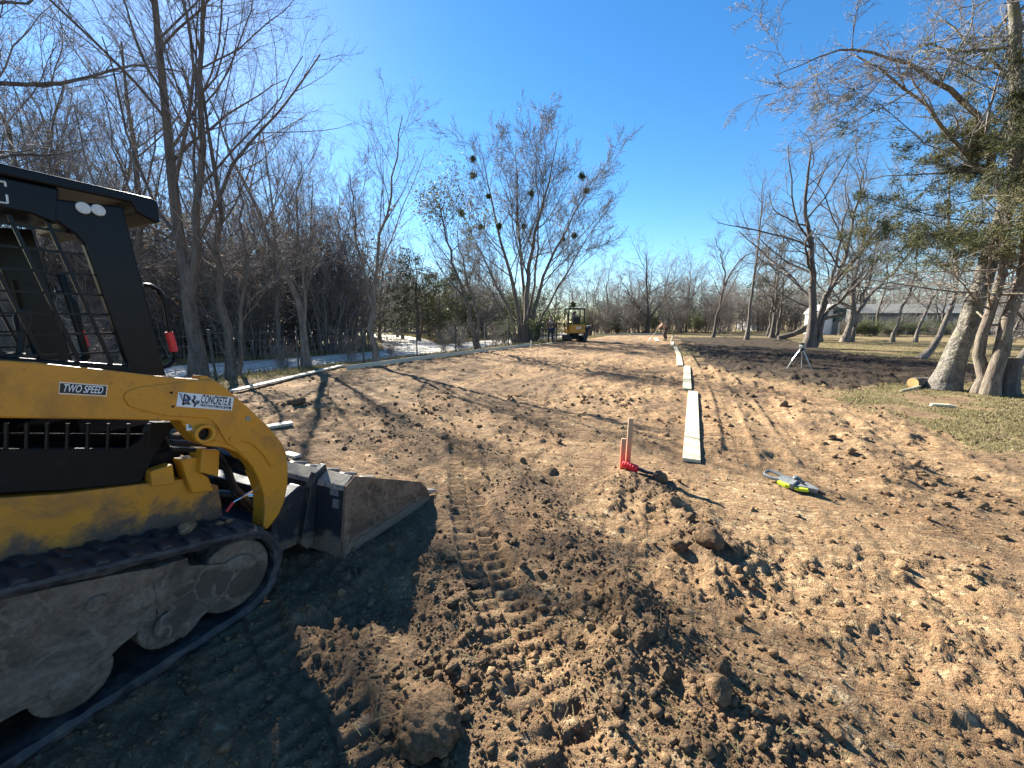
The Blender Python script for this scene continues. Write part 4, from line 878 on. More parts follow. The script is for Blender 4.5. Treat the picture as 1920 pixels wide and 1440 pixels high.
# ------------------------------------------------------------------ form boards and stakes
def board(name, p0, p1, w, th, mat, label, group=None, edge=False, lift=0.0, tilt=0.0, cat='board', endgrain=True):
    p0 = np.array(p0); p1 = np.array(p1); d = p1 - p0; L = float(np.linalg.norm(d)); d /= L; nn = np.array([-d[1], d[0]])
    ts = np.linspace(0, 1, 15); P = p0 + np.outer(ts, p1 - p0); hw = (th if edge else w) / 2
    zs = np.max([height(P[:, 0] + nn[0] * o, P[:, 1] + nn[1] * o) for o in (-hw, 0, hw)], axis=0)
    # rest on the two highest supports: fit line then raise
    k = np.polyfit(ts, zs, 1); line = np.polyval(k, ts); up = float(np.max(zs - line)) * .9
    z0, z1 = np.polyval(k, 0) + up + lift, np.polyval(k, 1) + up + lift
    hh, ww = (w, th) if edge else (th, w)
    mb = MB(); mb.box(-L / 2, L / 2, -ww / 2, ww / 2, 0, hh)
    me = mb.mesh(name); o = link(name, me, mat); b = o.modifiers.new('bevel', 'BEVEL'); b.width = .003; b.segments = 2
    mid = (p0 + p1) / 2; o.location = (mid[0], mid[1], (z0 + z1) / 2); o.rotation_euler = (tilt, -math.atan2(z1 - z0, L), math.atan2(d[1], d[0]))
    tag(o, label, cat, group); return o
BR = [((1296, 868), (1299, 737)), ((1288, 732), (1288, 689)), ((1275, 687), (1272, 665)), ((1271, 664), (1266, 651)), ((1260, 649), (1261, 642))]
BL = ['wide pale pine board lying flat beside the painted stakes, first of the row', 'second pale board of the row leading away to the bent worker', 'third pale board of the flat row, overlapped by the fourth',
      'fourth pale board of the row, stepped left of the third', 'short looking fifth board of the row at the feet of the worker']
for (a, b), lab in zip(BR, BL): board('form_board', gnd(*a), gnd(*b), .186, .038, M['pine'], lab, 'flat boards along the pad edge')
board('form_board', gnd(1233, 640), gnd(1229, 634), .25, .038, M['pine'], 'pale board end lying between the worker and his shovel', cat='board')
board('form_board', gnd(438, 738), gnd(642, 688), .19, .038, M['pinegrey'], 'long weathered board bridging the low ground beside the wire fence', lift=.03)
board('form_board', gnd(470, 812), gnd(548, 799), .16, .038, M['pinegrey'], 'short grey white board poking out behind the loader arm')
board('form_board', gnd(560, 862), gnd(535, 852), .09, .03, M['pinegrey'], 'small pale offcut behind the bucket')
ledge = [(-5.35, 12.0)]
pA = np.array(gnd(650, 695)); pB = np.array(gnd(995, 648)); n = 3
for i in range(n):
    a = pA + (pB - pA) * (i / n + .001); b = pA + (pB - pA) * ((i + 1) / n - .001)
    board('edge_board', a, b, .14, .038, M['pinegrey'], ['grey form board set on edge at the foot of the thin roadside tree', 'middle form board on edge between the thin tree and the leaning tree', 'form board on edge running up to the worker in jeans'][i], 'edge boards along the fence', edge=True)
board('form_board', gnd(1003, 647), gnd(1038, 644), .22, .038, M['pine'], 'short pale plank lying flat before the worker in jeans')
for i, (a, b, lab) in enumerate((((8.3, 38.6), (11.8, 38.9), 'far form board on edge behind the excavator'), ((11.82, 38.9), (15.2, 39.1), 'far form board on edge behind the bent worker'))):
    board('edge_board', a, b, .15, .04, M['pinegrey'], lab, 'edge boards across the far end', edge=True)
def stake(u, v, h, lab, lean=(0, 0), paint=False, w=.038, t=.022, mat=None, rz=0.3):
    x, y = gnd(u, v); z = hz(x, y); root = empty('stake', (x, y, z), rz, lab, 'stake'); root.rotation_euler = (lean[0], lean[1], rz)
    MB().prism([(-w / 2, -.06), (w / 2, -.06), (w / 2, h), (-w / 2, h)], -t / 2, t / 2).build('shaft', mat or M['stake'], root, bevel=.0015)
    return root
def mat_stake_paint():
    m, n, l, p = nt('stake_with_red_spray'); tc = n.new('ShaderNodeTexCoord'); v = tc.outputs['Object']
    mp_ = n.new('ShaderNodeMapping'); mp_.inputs['Scale'].default_value = (1, 1, .08); l.new(v, mp_.inputs[0]); f = noise(n, l, mp_.outputs[0], 40, 5, .7)
    col = mix(n, l, ramp(n, l, f, .3, .7), (.36, .24, .15), (.48, .34, .22))
    sp_ = n.new('ShaderNodeSeparateXYZ'); l.new(v, sp_.inputs[0]); mr = n.new('ShaderNodeMapRange'); mr.inputs[1].default_value = .36; mr.inputs[2].default_value = .12; l.new(sp_.outputs[2], mr.inputs[0])
    col = mix(n, l, math_n(n, l, 'MULTIPLY', mr.outputs[0], .9, True), col, (.85, .16, .08)); l.new(col, p.inputs['Base Color']); p.inputs['Roughness'].default_value = .8; return m
M['stakep'] = mat_stake_paint()
stake(1176, 884, .56, 'tall wooden grade stake with red spray paint at its foot', (0, .02), mat=M['stakep'], rz=-.15, w=.048, t=.03)
stake(1166, 885, .335, 'short wooden stake with red spray paint against the tall stake', (0, .015), mat=M['stakep'], rz=-.15, w=.050, t=.03)
stake(1112, 630, .5, 'small pale stake standing behind the excavator', mat=M['pine'], w=.06, t=.05)
stake(1258, 640, .55, 'pale slanting stake right of the bent worker', (0, .35), mat=M['pine'], w=.08, t=.04, rz=.2)
stake(996, 652, .45, 'pale stake at the corner of the edge boards', mat=M['pinegrey'], w=.06, t=.04)
# red string reel
x, y = gnd(1181, 892); z = hmax(x, y, .06).max(); reel = empty('string_reel', (x, y, z + .035), R(-38), 'red string line wound on a black reel lying by the stakes', 'string reel')
rl = MB(); N = 48; pts = [(-.085 + .17 * k / (N - 1), 0, 0) for k in range(N)]; rl.tube(pts, [(.036 + .0022 * (k % 2) + .003 * math.sin(k * .8)) * (1 - .25 * abs(k / 23.5 - 1) ** 6) for k in range(N)], 16); rl.build('wound_string', M['string'], reel, smooth=True, rot=(0, .12, 0))
MB().tube([(-.10, 0, .012), (.10, 0, -.012)], .014, 8).build('reel_core', M['toolblack'], reel); MB().tube([(.095, .0, -.01), (.16, .0, -.022), (.22, .02, -.028), (.24, .02, -.029)], [.020, .018, .014, .010], 8).build('handle', M['toolblack'], reel, smooth=True)
MB().tube([(.085, -.01, .02), (.2, -.015, .005), (.33, .01, -.02)], .0022, 5).build('loose_string', M['decalwhite'], reel)
# grey and lime hand tool
ax, ay = gnd(1430, 898); bx_, by_ = gnd(1540, 937); mx, my = (ax + bx_) / 2, (ay + by_) / 2; ang_ = math.atan2(by_ - ay, bx_ - ax)
z = hmax(mx, my, .2).max(); tl = empty('hand_tool', (mx, my, z + .0), ang_, 'grey and lime green hand tool with a loop handle lying on the dirt', 'tool')
def plan(poly, z0, z1, nm, mat, bev=.006): 
    V = [(a, b, z0) for a, b in poly] + [(a, b, z1) for a, b in poly]; k = len(poly)
    return MB().add(V, [tuple(range(k - 1, -1, -1)), tuple(range(k, 2 * k))] + [(i, (i + 1) % k, k + (i + 1) % k, k + i) for i in range(k)]).build(nm, mat, tl, bevel=bev)
plan([(-.10, -.036), (.02, -.050), (.09, -.046), (.17, -.022), (.25, -.008), (.25, .008), (.17, .030), (.08, .042), (.0, .046), (-.10, .034)], .012, .052, 'body', M['toolgrey'], .012)
MB().tube([(-.09, -.03, .04), (-.16, -.042, .045), (-.225, -.036, .048), (-.24, 0, .048), (-.225, .034, .048), (-.16, .036, .045), (-.09, .03, .04)], .013, 8).build('loop_handle', M['toolgrey'], tl, smooth=True)
plan([(-.085, -.056), (.0, -.068), (.035, -.062), (.03, -.046), (-.07, -.034)], .016, .046, 'lime_panel', M['limegreen'], .006)
plan([(.075, -.060), (.13, -.050), (.185, -.030), (.17, -.018), (.10, -.036), (.078, -.044)], .016, .044, 'lime_panel', M['limegreen'], .006)
plan([(.04, -.066), (.072, -.062), (.070, .05), (.03, .05)], .02, .066, 'band', M['toolgrey'], .006)
plan([(.235, -.010), (.30, -.006), (.30, .006), (.235, .010)], .018, .036, 'nose', M['toolblack'], .003)
MB().tube([(.035, .02, .05), (.035, .02, .078), (.035, .02, .084)], [.022, .022, .014], 14).build('knob', M['toolgrey'], tl, smooth=True)
MB().tube([(.06, .005, .062), (.11, -.005, .06), (.15, -.005, .05)], .006, 6).build('lever', M['toolblack'], tl)

tl.scale = (.95, 1.35, 1.25); tl.rotation_euler = (R(14), 0, ang_)
# ------------------------------------------------------------------ tripod with level
x, y = gnd(1499, 694); z = hz(x, y); tp = empty('tripod', (x, y, z), .3, 'aluminium tripod with a small level standing in the dark tilled soil', 'tripod')
for k in range(3):
    a = k * 2 * math.pi / 3 + .5; ex, ey = .38 * math.cos(a), .38 * math.sin(a); lz = hz(x + ex * math.cos(.3) - ey * math.sin(.3), y + ex * math.sin(.3) + ey * math.cos(.3)) - z
    lg = MB().tube([(.04 * math.cos(a), .04 * math.sin(a), .60), (ex * .62, ey * .62, .25)], .020, 8).build('leg', M['silver'], tp); MB().tube([(ex * .60, ey * .60, .265), (ex, ey, lz - .03)], [.014, .008], 8).build('leg_foot', M['lamp'], lg)
MB().tube([(0, 0, .56), (0, 0, .60), (0, 0, .64)], [.06, .075, .06], 14).build('head', M['toolblack'], tp)
MB().box(-.075, .075, -.06, .06, .64, .74).build('level_housing', M['steelgrey'], tp, bevel=.015); MB().tube([(0, 0, .74), (0, 0, .80), (0, 0, .81)], [.05, .05, .03], 14).build('level_window', M['glass'], tp)

# ------------------------------------------------------------------ people
def skin_obj(name, J, E_, mat, parent, sub=1):
    names = list(J); idx = {k: i for i, k in enumerate(names)}; me = bpy.data.meshes.new(name)
    me.from_pydata([J[k][0] for k in names], [(idx[a], idx[b]) for a, b in E_], []); o = link(name, me, mat, parent)
    md = o.modifiers.new('skin', 'SKIN'); md.use_smooth_shade = True
    if not me.skin_vertices:
        bpy.context.view_layer.objects.active = o; bpy.ops.mesh.customdata_skin_add()
    for i, k in enumerate(names):
        r = J[k][1]; me.skin_vertices[0].data[i].radius = (r, r) if not isinstance(r, tuple) else r
    me.skin_vertices[0].data[0].use_root = True
    s = o.modifiers.new('sub', 'SUBSURF'); s.levels = sub; s.render_levels = sub; return o
def person(loc_, rz, label, pose, top, bottom, capm, group=None):
    """pose: joint name -> (x forward, y left, z up)"""
    P = {k: Vector(v) for k, v in pose.items()}; root = empty('person', loc_, rz, label, 'person', group)
    J = {'pelvis': (P['pelvis'], .12), 'waist': (P['pelvis'].lerp(P['chest'], .5), .11), 'chest': (P['chest'], .13), 'neck': (P['neck'], .055), 'jaw': (P['neck'].lerp(P['head'], .55), .065), 'head': (P['head'], .098), 'crown': (P['head'] + (P['head'] - P['neck']).normalized() * .08, .075)}
    E_ = [('pelvis', 'waist'), ('waist', 'chest'), ('chest', 'neck'), ('neck', 'jaw'), ('jaw', 'head'), ('head', 'crown')]
    Jt = {'pelvis': (P['pelvis'] + Vector((0, 0, .02)), .145), 'waist': (J['waist'][0], .14), 'chest': (P['chest'], .155), 'collar': (P['neck'].lerp(P['chest'], .25), .08)}; Et = [('pelvis', 'waist'), ('waist', 'chest'), ('chest', 'collar')]
    Jb = {'pelvis': (P['pelvis'], .150)}; Eb = []
    for s in 'lr':
        sh, el, ha, hp, kn, an, toe = (P[j + s] for j in ('sh', 'el', 'ha', 'hip', 'kn', 'an', 'toe'))
        J['sh' + s] = (sh, .06); J['el' + s] = (el, .042); J['wr' + s] = (el.lerp(ha, .82), .030); J['ha' + s] = (ha, .036); E_ += [('chest', 'sh' + s), ('sh' + s, 'el' + s), ('el' + s, 'wr' + s), ('wr' + s, 'ha' + s)]
        d = (ha - el).normalized(); sd_ = d.cross(Vector((0, 1, 0))).normalized()
        for q, (o_, ln) in enumerate(((-.03, .07), (-.01, .085), (.01, .08), (.03, .065))):
            J[f'f{q}a{s}'] = (ha + d * .05 + sd_ * o_, .010); J[f'f{q}b{s}'] = (ha + d * (.05 + ln * .6) + sd_ * o_ - Vector((0, 0, .02)), .008); E_ += [('ha' + s, f'f{q}a{s}'), (f'f{q}a{s}', f'f{q}b{s}')]
        J['th' + s] = (ha + d * .02 + sd_ * .055, .010); E_.append(('ha' + s, 'th' + s))
        J['hip' + s] = (hp, .09); J['kn' + s] = (kn, .06); J['an' + s] = (an, .045); J['toe' + s] = (toe, .04); E_ += [('pelvis', 'hip' + s), ('hip' + s, 'kn' + s), ('kn' + s, 'an' + s), ('an' + s, 'toe' + s)]
        Jt['sh' + s] = (sh, .082); Jt['el' + s] = (el, .06); Jt['wr' + s] = (el.lerp(ha, .78), .045); Et += [('chest', 'sh' + s), ('sh' + s, 'el' + s), ('el' + s, 'wr' + s)]
        Jb['hip' + s] = (hp, .105); Jb['kn' + s] = (kn, .08); Jb['an' + s] = (an + Vector((0, 0, .03)), .068); Eb += [('pelvis', 'hip' + s), ('hip' + s, 'kn' + s), ('kn' + s, 'an' + s)]
        skin_obj('boot', {'heel': (an + (an - toe).normalized() * .05 - Vector((0, 0, an.z - toe.z)), .05), 'mid': (an.lerp(toe, .5), .052), 'toe': (toe, .045), }, [('heel', 'mid'), ('mid', 'toe')], M['boot'], root)
    skin_obj('body', J, E_, M['skin'], root); skin_obj('jacket', Jt, Et, top, root); skin_obj('trousers', Jb, Eb, bottom, root)
    up = (P['head'] - P['neck']).normalized(); fw = Vector((1, 0, 0)) - up * up.x; fw.normalize(); h = P['head']
    skin_obj('cap', {'a': (h + up * .05, .108), 'b': (h + up * .10, .085), 'brim': (h + up * .055 + fw * .15, (.07, .012))}, [('a', 'b'), ('a', 'brim')], capm, root)
    f = MB(); side = up.cross(fw)
    for e in (-1, 1): c_ = h + fw * .098 + side * .035 * e + up * .01; f.tube([c_, c_ + fw * .01], [.012, .008], 8)
    f.tube([h + fw * .10 - up * .055 - side * .028, h + fw * .104 - up * .055 + side * .028], .006, 6); f.build('face_features', M['toolblack'], root)
    MB().tube([h + fw * .10 + up * .01, h + fw * .128 - up * .025], [.012, .016], 8).build('nose', M['skin'], root)
    return root
def standing(dx=0, lean=0, armf=.2, armz=.85):
    p = dict(pelvis=(0, 0, .95), chest=(.02 + lean, 0, 1.35), neck=(.04 + lean, 0, 1.50), head=(.08 + lean, 0, 1.65))
    for s, y in (('l', 1), ('r', -1)):
        p['sh' + s] = (.02 + lean, .20 * y, 1.42); p['el' + s] = (.06 + lean, .26 * y, 1.14); p['ha' + s] = (armf + lean, .18 * y, armz + .12)
        p['hip' + s] = (0, .10 * y, .90); p['kn' + s] = (.03, .12 * y, .50); p['an' + s] = (0, .13 * y, .09); p['toe' + s] = (.16, .15 * y, .045)
    return p
# worker with shovel (bent, facing left in the picture)
x, y = gnd(1247, 639); face = math.pi * .93
ps = dict(pelvis=(-.02, 0, .92), chest=(.22, 0, 1.26), neck=(.30, 0, 1.38), head=(.38, 0, 1.50), shl=(.22, .20, 1.30), ell=(.40, .22, 1.05), hal=(.62, .08, .92), shr=(.24, -.20, 1.30), elr=(.42, -.2, 1.08), har=(.44, -.06, 1.10),
          hipl=(-.02, .10, .88), knl=(.16, .13, .50), anl=(.02, .15, .09), toel=(.18, .16, .045), hipr=(-.02, -.10, .88), knr=(-.02, -.12, .48), anr=(-.14, -.13, .09), toer=(.02, -.15, .045))
person((x, y, hz(x, y)), face, 'worker in tan shirt and dark trousers bending over a shovel at the row end', ps, M['shirt'], M['pants'], M['cap'])
sx, sy = x + math.cos(face) * .1, y + math.sin(face) * .1; sh_ = empty('shovel', (x, y, hz(x, y)), face, 'long handled shovel held by the bending worker', 'shovel')
MB().tube([(.30, -.10, 1.22), (1.02, .22, .28)], .018, 8).build('shaft', M['pine'], sh_); MB().prism([(1.0, .31), (1.06, .27), (1.20, .02), (1.10, .02)], .12, .34).build('blade', M['edge'], sh_, bevel=.01)
# worker in jeans, back to us
x, y = gnd(1032, 643); person((x, y, hz(x, y)), math.pi * .52, 'worker in brown jacket and dark jeans standing left of the excavator', standing(0, .05, .25, .9), M['jacket'], M['denim'], M['cap'])
sv = empty('shovel', (x + .32, y - .02, hz(x + .32, y)), 1.2, 'upright shovel beside the worker in brown jacket', 'shovel'); MB().tube([(0, 0, .25), (.03, 0, 1.05)], .018, 8).build('shaft', M['pine'], sv); MB().prism([(-.11, .26), (.11, .26), (.10, .06), (0, -.02), (-.10, .06)], -.01, .012).build('blade', M['edge'], sv, bevel=.008)
# bent worker right of the excavator
x, y = gnd(1097, 640)
pb = dict(pelvis=(-.05, 0, .92), chest=(.33, 0, 1.10), neck=(.47, 0, 1.12), head=(.60, 0, 1.12), shl=(.34, .2, 1.08), ell=(.46, .24, .82), hal=(.52, .15, .58), shr=(.34, -.2, 1.08), elr=(.46, -.24, .82), har=(.54, -.15, .58),
          hipl=(-.05, .11, .88), knl=(.10, .15, .50), anl=(.0, .17, .09), toel=(.16, .19, .045), hipr=(-.05, -.11, .88), knr=(.02, -.16, .48), anr=(-.12, -.18, .09), toer=(.04, -.20, .045))
person((x, y, hz(x, y)), R(40), 'worker in grey shirt and dark jeans bending down right of the excavator', pb, M['grey_cloth'], M['denim'], M['cap'])

# ------------------------------------------------------------------ mini excavator
x, y = gnd(1076, 640); y += .5; x = at(1076, y); ez = float(hmax(x, y, .6).mean())
ex = empty('mini_excavator', (x, y, ez), R(97), 'yellow and black mini excavator with open canopy seen from behind', 'excavator')
def rbox(x0, x1, y0, y1, z0, z1, nm, mat, par=ex, bev=.03): return MB().box(x0, x1, y0, y1, z0, z1).build(nm, mat, par, bevel=bev)
for s in (-1, 1):
    tr = MB(); Hq, Lq = hull_loop([(.78, .19, .15), (-.78, .19, .15)], .03); P = [tuple(p) for p in loop_at(Hq, Lq, np.linspace(0, Lq[-1], 41)[:-1])]
    a, b = sorted((s * .66, s * .42)); to = tr.prism(P, a, b).build('track', M['rubber'], ex, bevel=.02)
    for k in range(28):
        p = loop_at(Hq, Lq, [k * Lq[-1] / 28, k * Lq[-1] / 28 + .01]); t_ = p[1] - p[0]; aa = math.atan2(t_[1], t_[0])
        MB().box(-.03, .03, a + .01, b - .01, -.02, .02).build('lug', M['rubber'], to, loc=(p[0][0], 0, p[0][1]), rot=(0, -aa, 0))
rbox(-.5, .5, -.42, .42, .20, .42, 'undercarriage', M['blackpanel']); MB().cyl((0, 0, .42), (0, 0, .56), .36, 24).build('slew_ring', M['black'], ex)
MB().prism([(-.80, .58), (.70, .58), (.70, .84), (-.15, .90), (-.30, 1.24), (-.72, 1.26), (-.82, 1.10)], -.62, .62).build('body', M['yellow'], ex, bevel=.08)
rbox(-.835, -.80, -.50, .50, .62, 1.18, 'rear_cover', M['yellow'], ex, .04)
rbox(-.85, -.835, -.62, .62, .56, .62, 'rear_bumper', M['black'], ex, .01)
rbox(-.30, .70, -.60, .60, .86, .92, 'floor_mat', M['seat'], ex, .01)
t = text_obj('CAT', .20, M['decalwhite'], ex, (-.842, -.08, .98), (math.pi / 2, 0, -math.pi / 2), 'lettering', 0, .01)
MB().cyl((-.834, -.38, .98), (-.846, -.38, .98), .05, 16).build('fuel_cap', M['black'], ex)
for sx_, sy_ in ((-.55, -.58), (-.55, .58), (.55, -.58), (.55, .58)): MB().tube([(sx_, sy_, 1.2 if sx_ < 0 else .9), (sx_, sy_, 2.25), (sx_ * .92, sy_ * .96, 2.33)], .045, 8).build('canopy_post', M['black'], ex, smooth=True)
MB().prism([(-.68, 2.30), (.70, 2.30), (.68, 2.38), (-.62, 2.40)], -.64, .64).build('canopy_roof', M['black'], ex, bevel=.03)
rbox(-.45, -.02, -.26, .26, 1.10, 1.26, 'seat_cushion', M['seat'], ex, .04); MB().prism([(-.45, 1.22), (-.34, 1.24), (-.42, 1.72), (-.52, 1.74)], -.25, .25).build('seat_back', M['seat'], ex, bevel=.04)
for s in (-1, 1): rbox(-.2, .18, s * .40 - .08, s * .40 + .08, .92, 1.36, 'console', M['seat'], ex, .03); MB().tube([(.1, s * .40, 1.36), (.13, s * .40, 1.56)], [.02, .03], 8).build('joystick', M['seat'], ex)
bm_ = MB(); bm_.prism([(.70, .80), (.95, .75), (1.25, 1.55), (1.75, 2.0), (1.70, 2.14), (1.12, 1.72)], -.50, -.30); bm_.build('boom', M['black'], ex, bevel=.03)
MB().prism([(1.62, 2.12), (1.80, 2.16), (2.15, 1.05), (2.02, 1.0)], -.48, -.32).build('stick', M['black'], ex, bevel=.02); MB().cyl((.95, -.40, 1.0), (1.35, -.40, 1.78), .05, 12).build('boom_cylinder', M['steelgrey'], ex)
MB().prism([(1.95, 1.08), (2.22, 1.0), (2.32, .62), (2.10, .38), (1.85, .42), (1.98, .62)], -.62, -.18).build('bucket', M['bucket'], ex, bevel=.02)
rbox(.95, 1.05, -.66, .66, .10, .42, 'blade', M['yellow_low'], ex, .02)
op = dict(pelvis=(-.18, 0, 1.36), chest=(-.20, 0, 1.72), neck=(-.18, 0, 1.86), head=(-.14, 0, 2.00))
for s, yv in (('l', 1), ('r', -1)):
    op.update({'sh' + s: (-.20, .2 * yv, 1.78), 'el' + s: (-.12, .30 * yv, 1.52), 'ha' + s: (.10, .38 * yv, 1.55), 'hip' + s: (-.14, .1 * yv, 1.34), 'kn' + s: (.28, .14 * yv, 1.36), 'an' + s: (.34, .14 * yv, 1.00), 'toe' + s: (.50, .15 * yv, .96)})
person((x, y, ez), R(97), 'operator in dark clothes sitting under the excavator canopy', op, M['grey_cloth'], M['denim'], M['cap'])

# ------------------------------------------------------------------ wire fence along the lane
FL = smooth_poly([(-12.5, 4.5), (-9.2, 7.4), (-7.6, 10.2), (-6.3, 12.9), (-4.2, 15.4), (-1.7, 19.2), (0.9, 23.8), (3.2, 28)], 10)
seg = np.concatenate([[0], np.cumsum(np.linalg.norm(np.diff(FL, axis=0), axis=1))])
def fl_at(s): return np.array([np.interp(s, seg, FL[:, 0]), np.interp(s, seg, FL[:, 1])])
fence = empty('wire_fence', (*fl_at(0), 0), 0, 'sagging woven wire fence on thin steel posts along the gravel lane', 'fence'); fence.location = (0, 0, 0)
_r = random.Random(9); ps_ = list(np.arange(.3, seg[-1], 2.35)); tops = []
pm = MB().prism([(-.026, -.25), (.026, -.25), (.026, 1.38), (-.026, 1.38)], -.018, .018); pm.box(-.006, .006, -.03, .014, -.25, 1.38); pme = pm.mesh('fence_post'); pme.materials.append(M['post'])
for s in ps_:
    q = fl_at(s); o = link('fence_post', pme, None, fence, (q[0], q[1], hz(*q))); o.rotation_euler = (_r.uniform(-.04, .04), _r.uniform(-.05, .05), _r.uniform(0, 3))
ss = np.arange(.3, seg[-1], .47); FQ = np.array([fl_at(s) for s in ss]); FZ = base(FQ[:, 0], FQ[:, 1])
for hgt in (.10, .26, .42, .60, .80, 1.02, 1.26):
    sag = .03 * np.sin(ss * 2.67 + hgt * 5) + np.array([_r.uniform(-.008, .008) for _ in ss]); MB().tube([(q[0], q[1], zz_ + hgt + sg) for q, zz_, sg in zip(FQ, FZ, sag)], .0055, 4).build('wire', M['wire'], fence)
sm = MB().tube([(0, 0, .08), (0, 0, 1.03)], .0045, 4).mesh('stay_wire'); sm.materials.append(M['wire'])
for s in np.arange(.3, seg[-1], .31):
    q = fl_at(s); link('stay_wire', sm, None, fence, (q[0], q[1], float(base(np.array([q[0]]), np.array([q[1]]))[0])))

# ------------------------------------------------------------------ sign, houses, logs
yq = 46; xq = at(752, yq); zq = hz(xq, yq); sg = empty('street_sign', (xq, yq, zq), 0, 'small dark green street sign on a post by the side lane', 'sign'); MB().cyl((0, 0, -.1), (0, 0, 2.1), .03, 8).build('post', M['post'], sg); MB().box(-.40, .40, -.03, -.012, 1.85, 2.10).build('sign_plate', M['signgreen'], sg, bevel=.004)
def gable(root, L, D, hw, hr, wall, roof, over=.3):
    MB().box(0, L, 0, D, 0, hw).build('wall', wall, root, bevel=.01)
    MB().add([(0, .002, hw), (0, D - .002, hw), (0, D / 2, hr - .06), (L, .002, hw), (L, D - .002, hw), (L, D / 2, hr - .06)], [(0, 2, 1), (3, 4, 5)]).build('gable', wall, root)
    o = over; m_ = MB()
    for a, b in (((-o), D / 2), (D + o, D / 2)):
        z0 = hw - o * (hr - hw) / (D / 2)
        V = [(-o, a, z0), (L + o, a, z0), (L + o, b, hr), (-o, b, hr), (-o, a, z0 + .1), (L + o, a, z0 + .1), (L + o, b, hr + .1), (-o, b, hr + .1)]; m_.add(V, [(0, 1, 2, 3), (4, 7, 6, 5), (0, 4, 5, 1), (1, 5, 6, 2), (2, 6, 7, 3), (3, 7, 4, 0)])
    m_.build('roof', roof, root)
def window(root, x0, x1, z0, z1, yv=-.02):
    w_ = MB().box(x0, x1, yv, -.002, z0, z1).build('window', M['wallw'], root); MB().box(x0 + .07, x1 - .07, yv - .012, yv - .002, z0 + .07, z1 - .07).build('pane', M['glass'], w_); MB().box((x0 + x1) / 2 - .025, (x0 + x1) / 2 + .025, yv - .03, yv - .013, z0 + .07, z1 - .07).build('mullion', M['wallw'], w_)
yh = 44; xh = at(1600, yh); gz = hz(xh + 8, yh); hs_ = empty('house', (xh, yh, gz), R(-4), 'long low grey house with a shingle roof behind the hedge', 'house'); gable(hs_, 17.5, 6, 2.35, 3.35, M['wall'], M['roof'], .4)
for a in (1.2, 4.6, 8.5, 11.2, 14.6): window(hs_, a, a + 1.1, 1.0, 2.05)
d_ = MB().box(6.6, 7.5, -.03, -.002, .05, 2.1).build('door', M['wallw'], hs_); MB().cyl((7.4, -.03, 1.05), (7.4, -.07, 1.05), .03, 8).build('handle', M['silver'], d_)
ys = 41; xs_ = at(1541, ys); s1_ = empty('shed', (xs_, ys, hz(xs_, ys)), R(2), 'small white gabled shed beside the long grey house', 'shed')
MB().prism([(0, 0), (1.35, 0), (1.35, 2.35), (.68, 3.05), (0, 2.35)], 0, 2.6).build('wall', M['wallw'], s1_, bevel=.01); m_ = MB(); m_.prism([(-.12, 2.22), (.68, 3.06), (1.47, 2.22), (1.47, 2.32), (.68, 3.17), (-.12, 2.32)], -.12, 2.7); m_.build('roof', M['wallw'], s1_)
dd = MB().box(.30, .95, -.03, -.002, .05, 1.9).build('door', M['wallw'], s1_); MB().cyl((.87, -.03, 1), (.87, -.06, 1), .025, 8).build('handle', M['silver'], dd)
xs_ = at(1563, 40.6); lt = empty('lean_to', (xs_, 40.6, hz(xs_, 40.6)), R(2), 'dark open lean-to with a tan panel next to the white shed', 'shed')
MB().box(0, 1.1, .1, 2.2, 1.35, 2.65).build('upper_wall', M['signgreen'], lt, bevel=.01); MB().box(.62, 1.1, 0, .06, 0, 1.33).build('tan_panel', M['tan'], lt); MB().box(0, .58, .3, .36, 0, 1.33).build('lower_wall', M['wall'], lt); MB().box(-.1, 1.25, -.1, 2.4, 2.66, 2.76).build('roof', M['roof'], lt)
xs_ = at(1885, 40); b2 = empty('outbuilding', (xs_, 40, hz(xs_, 40)), R(0), 'far grey outbuilding with a pale roof edge at the lawn end', 'building'); gable(b2, 12, 5, 1.9, 2.5, M['wall'], M['roof'], .3); window(b2, 2, 3, .8, 1.6); window(b2, 6, 7, .8, 1.6)
xs_ = at(1408, 66); b3 = empty('barn', (xs_, 66, hz(xs_, 66)), R(3), 'far pale metal barn glimpsed between the thin trees', 'building'); gable(b3, 3.6, 4, 1.9, 2.6, M['wallw'], M['roof'], .2); window(b3, .6, 1.4, .8, 1.5)
x, y = gnd(1728, 726); lg = empty('cut_log', (x, y, hz(x, y) + .11), R(10), 'short sawn log with a bright orange cut face by the big warty tree', 'log')
MB().tube([(-.28, 0, 0), (-.24, 0, 0), (.45, .05, -.02), (.50, .05, -.02)], [.125, .132, .135, .13], 18).build('bark', M['barkh'], lg, smooth=True); MB().tube([(-.286, 0, 0), (-.281, 0, 0)], .12, 18).build('cut_face', M['cutwood'], lg)
x, y = gnd(1882, 738); stp = empty('tree_stump', (x, y, hz(x, y)), 0, 'dark sawn tree stump behind the cedar trunk', 'stump'); MB().tube([(0, 0, -.1), (0, 0, .1), (.02, 0, .40), (.04, .01, .78)], [.30, .22, .17, .16], 16).build('bark', M['barkd'], stp, smooth=True); MB().tube([(.04, .01, .781), (.04, .01, .787)], .15, 16).build('cut_face', M['cutwood'], stp)
x, y = gnd(1765, 762); wc = MB(); wc.prism([(-.16, 0), (.15, 0), (.20, .03), (.1, .05), (-.14, .045)], -.04, .035); o = wc.build('wood_chip', M['pine'], None, bevel=.008, loc=(x, y, hz(x, y) + .005), rot=(0, 0, R(-25))); tag(o, 'pale splinter of wood lying in the grass by the big tree', 'wood chip')

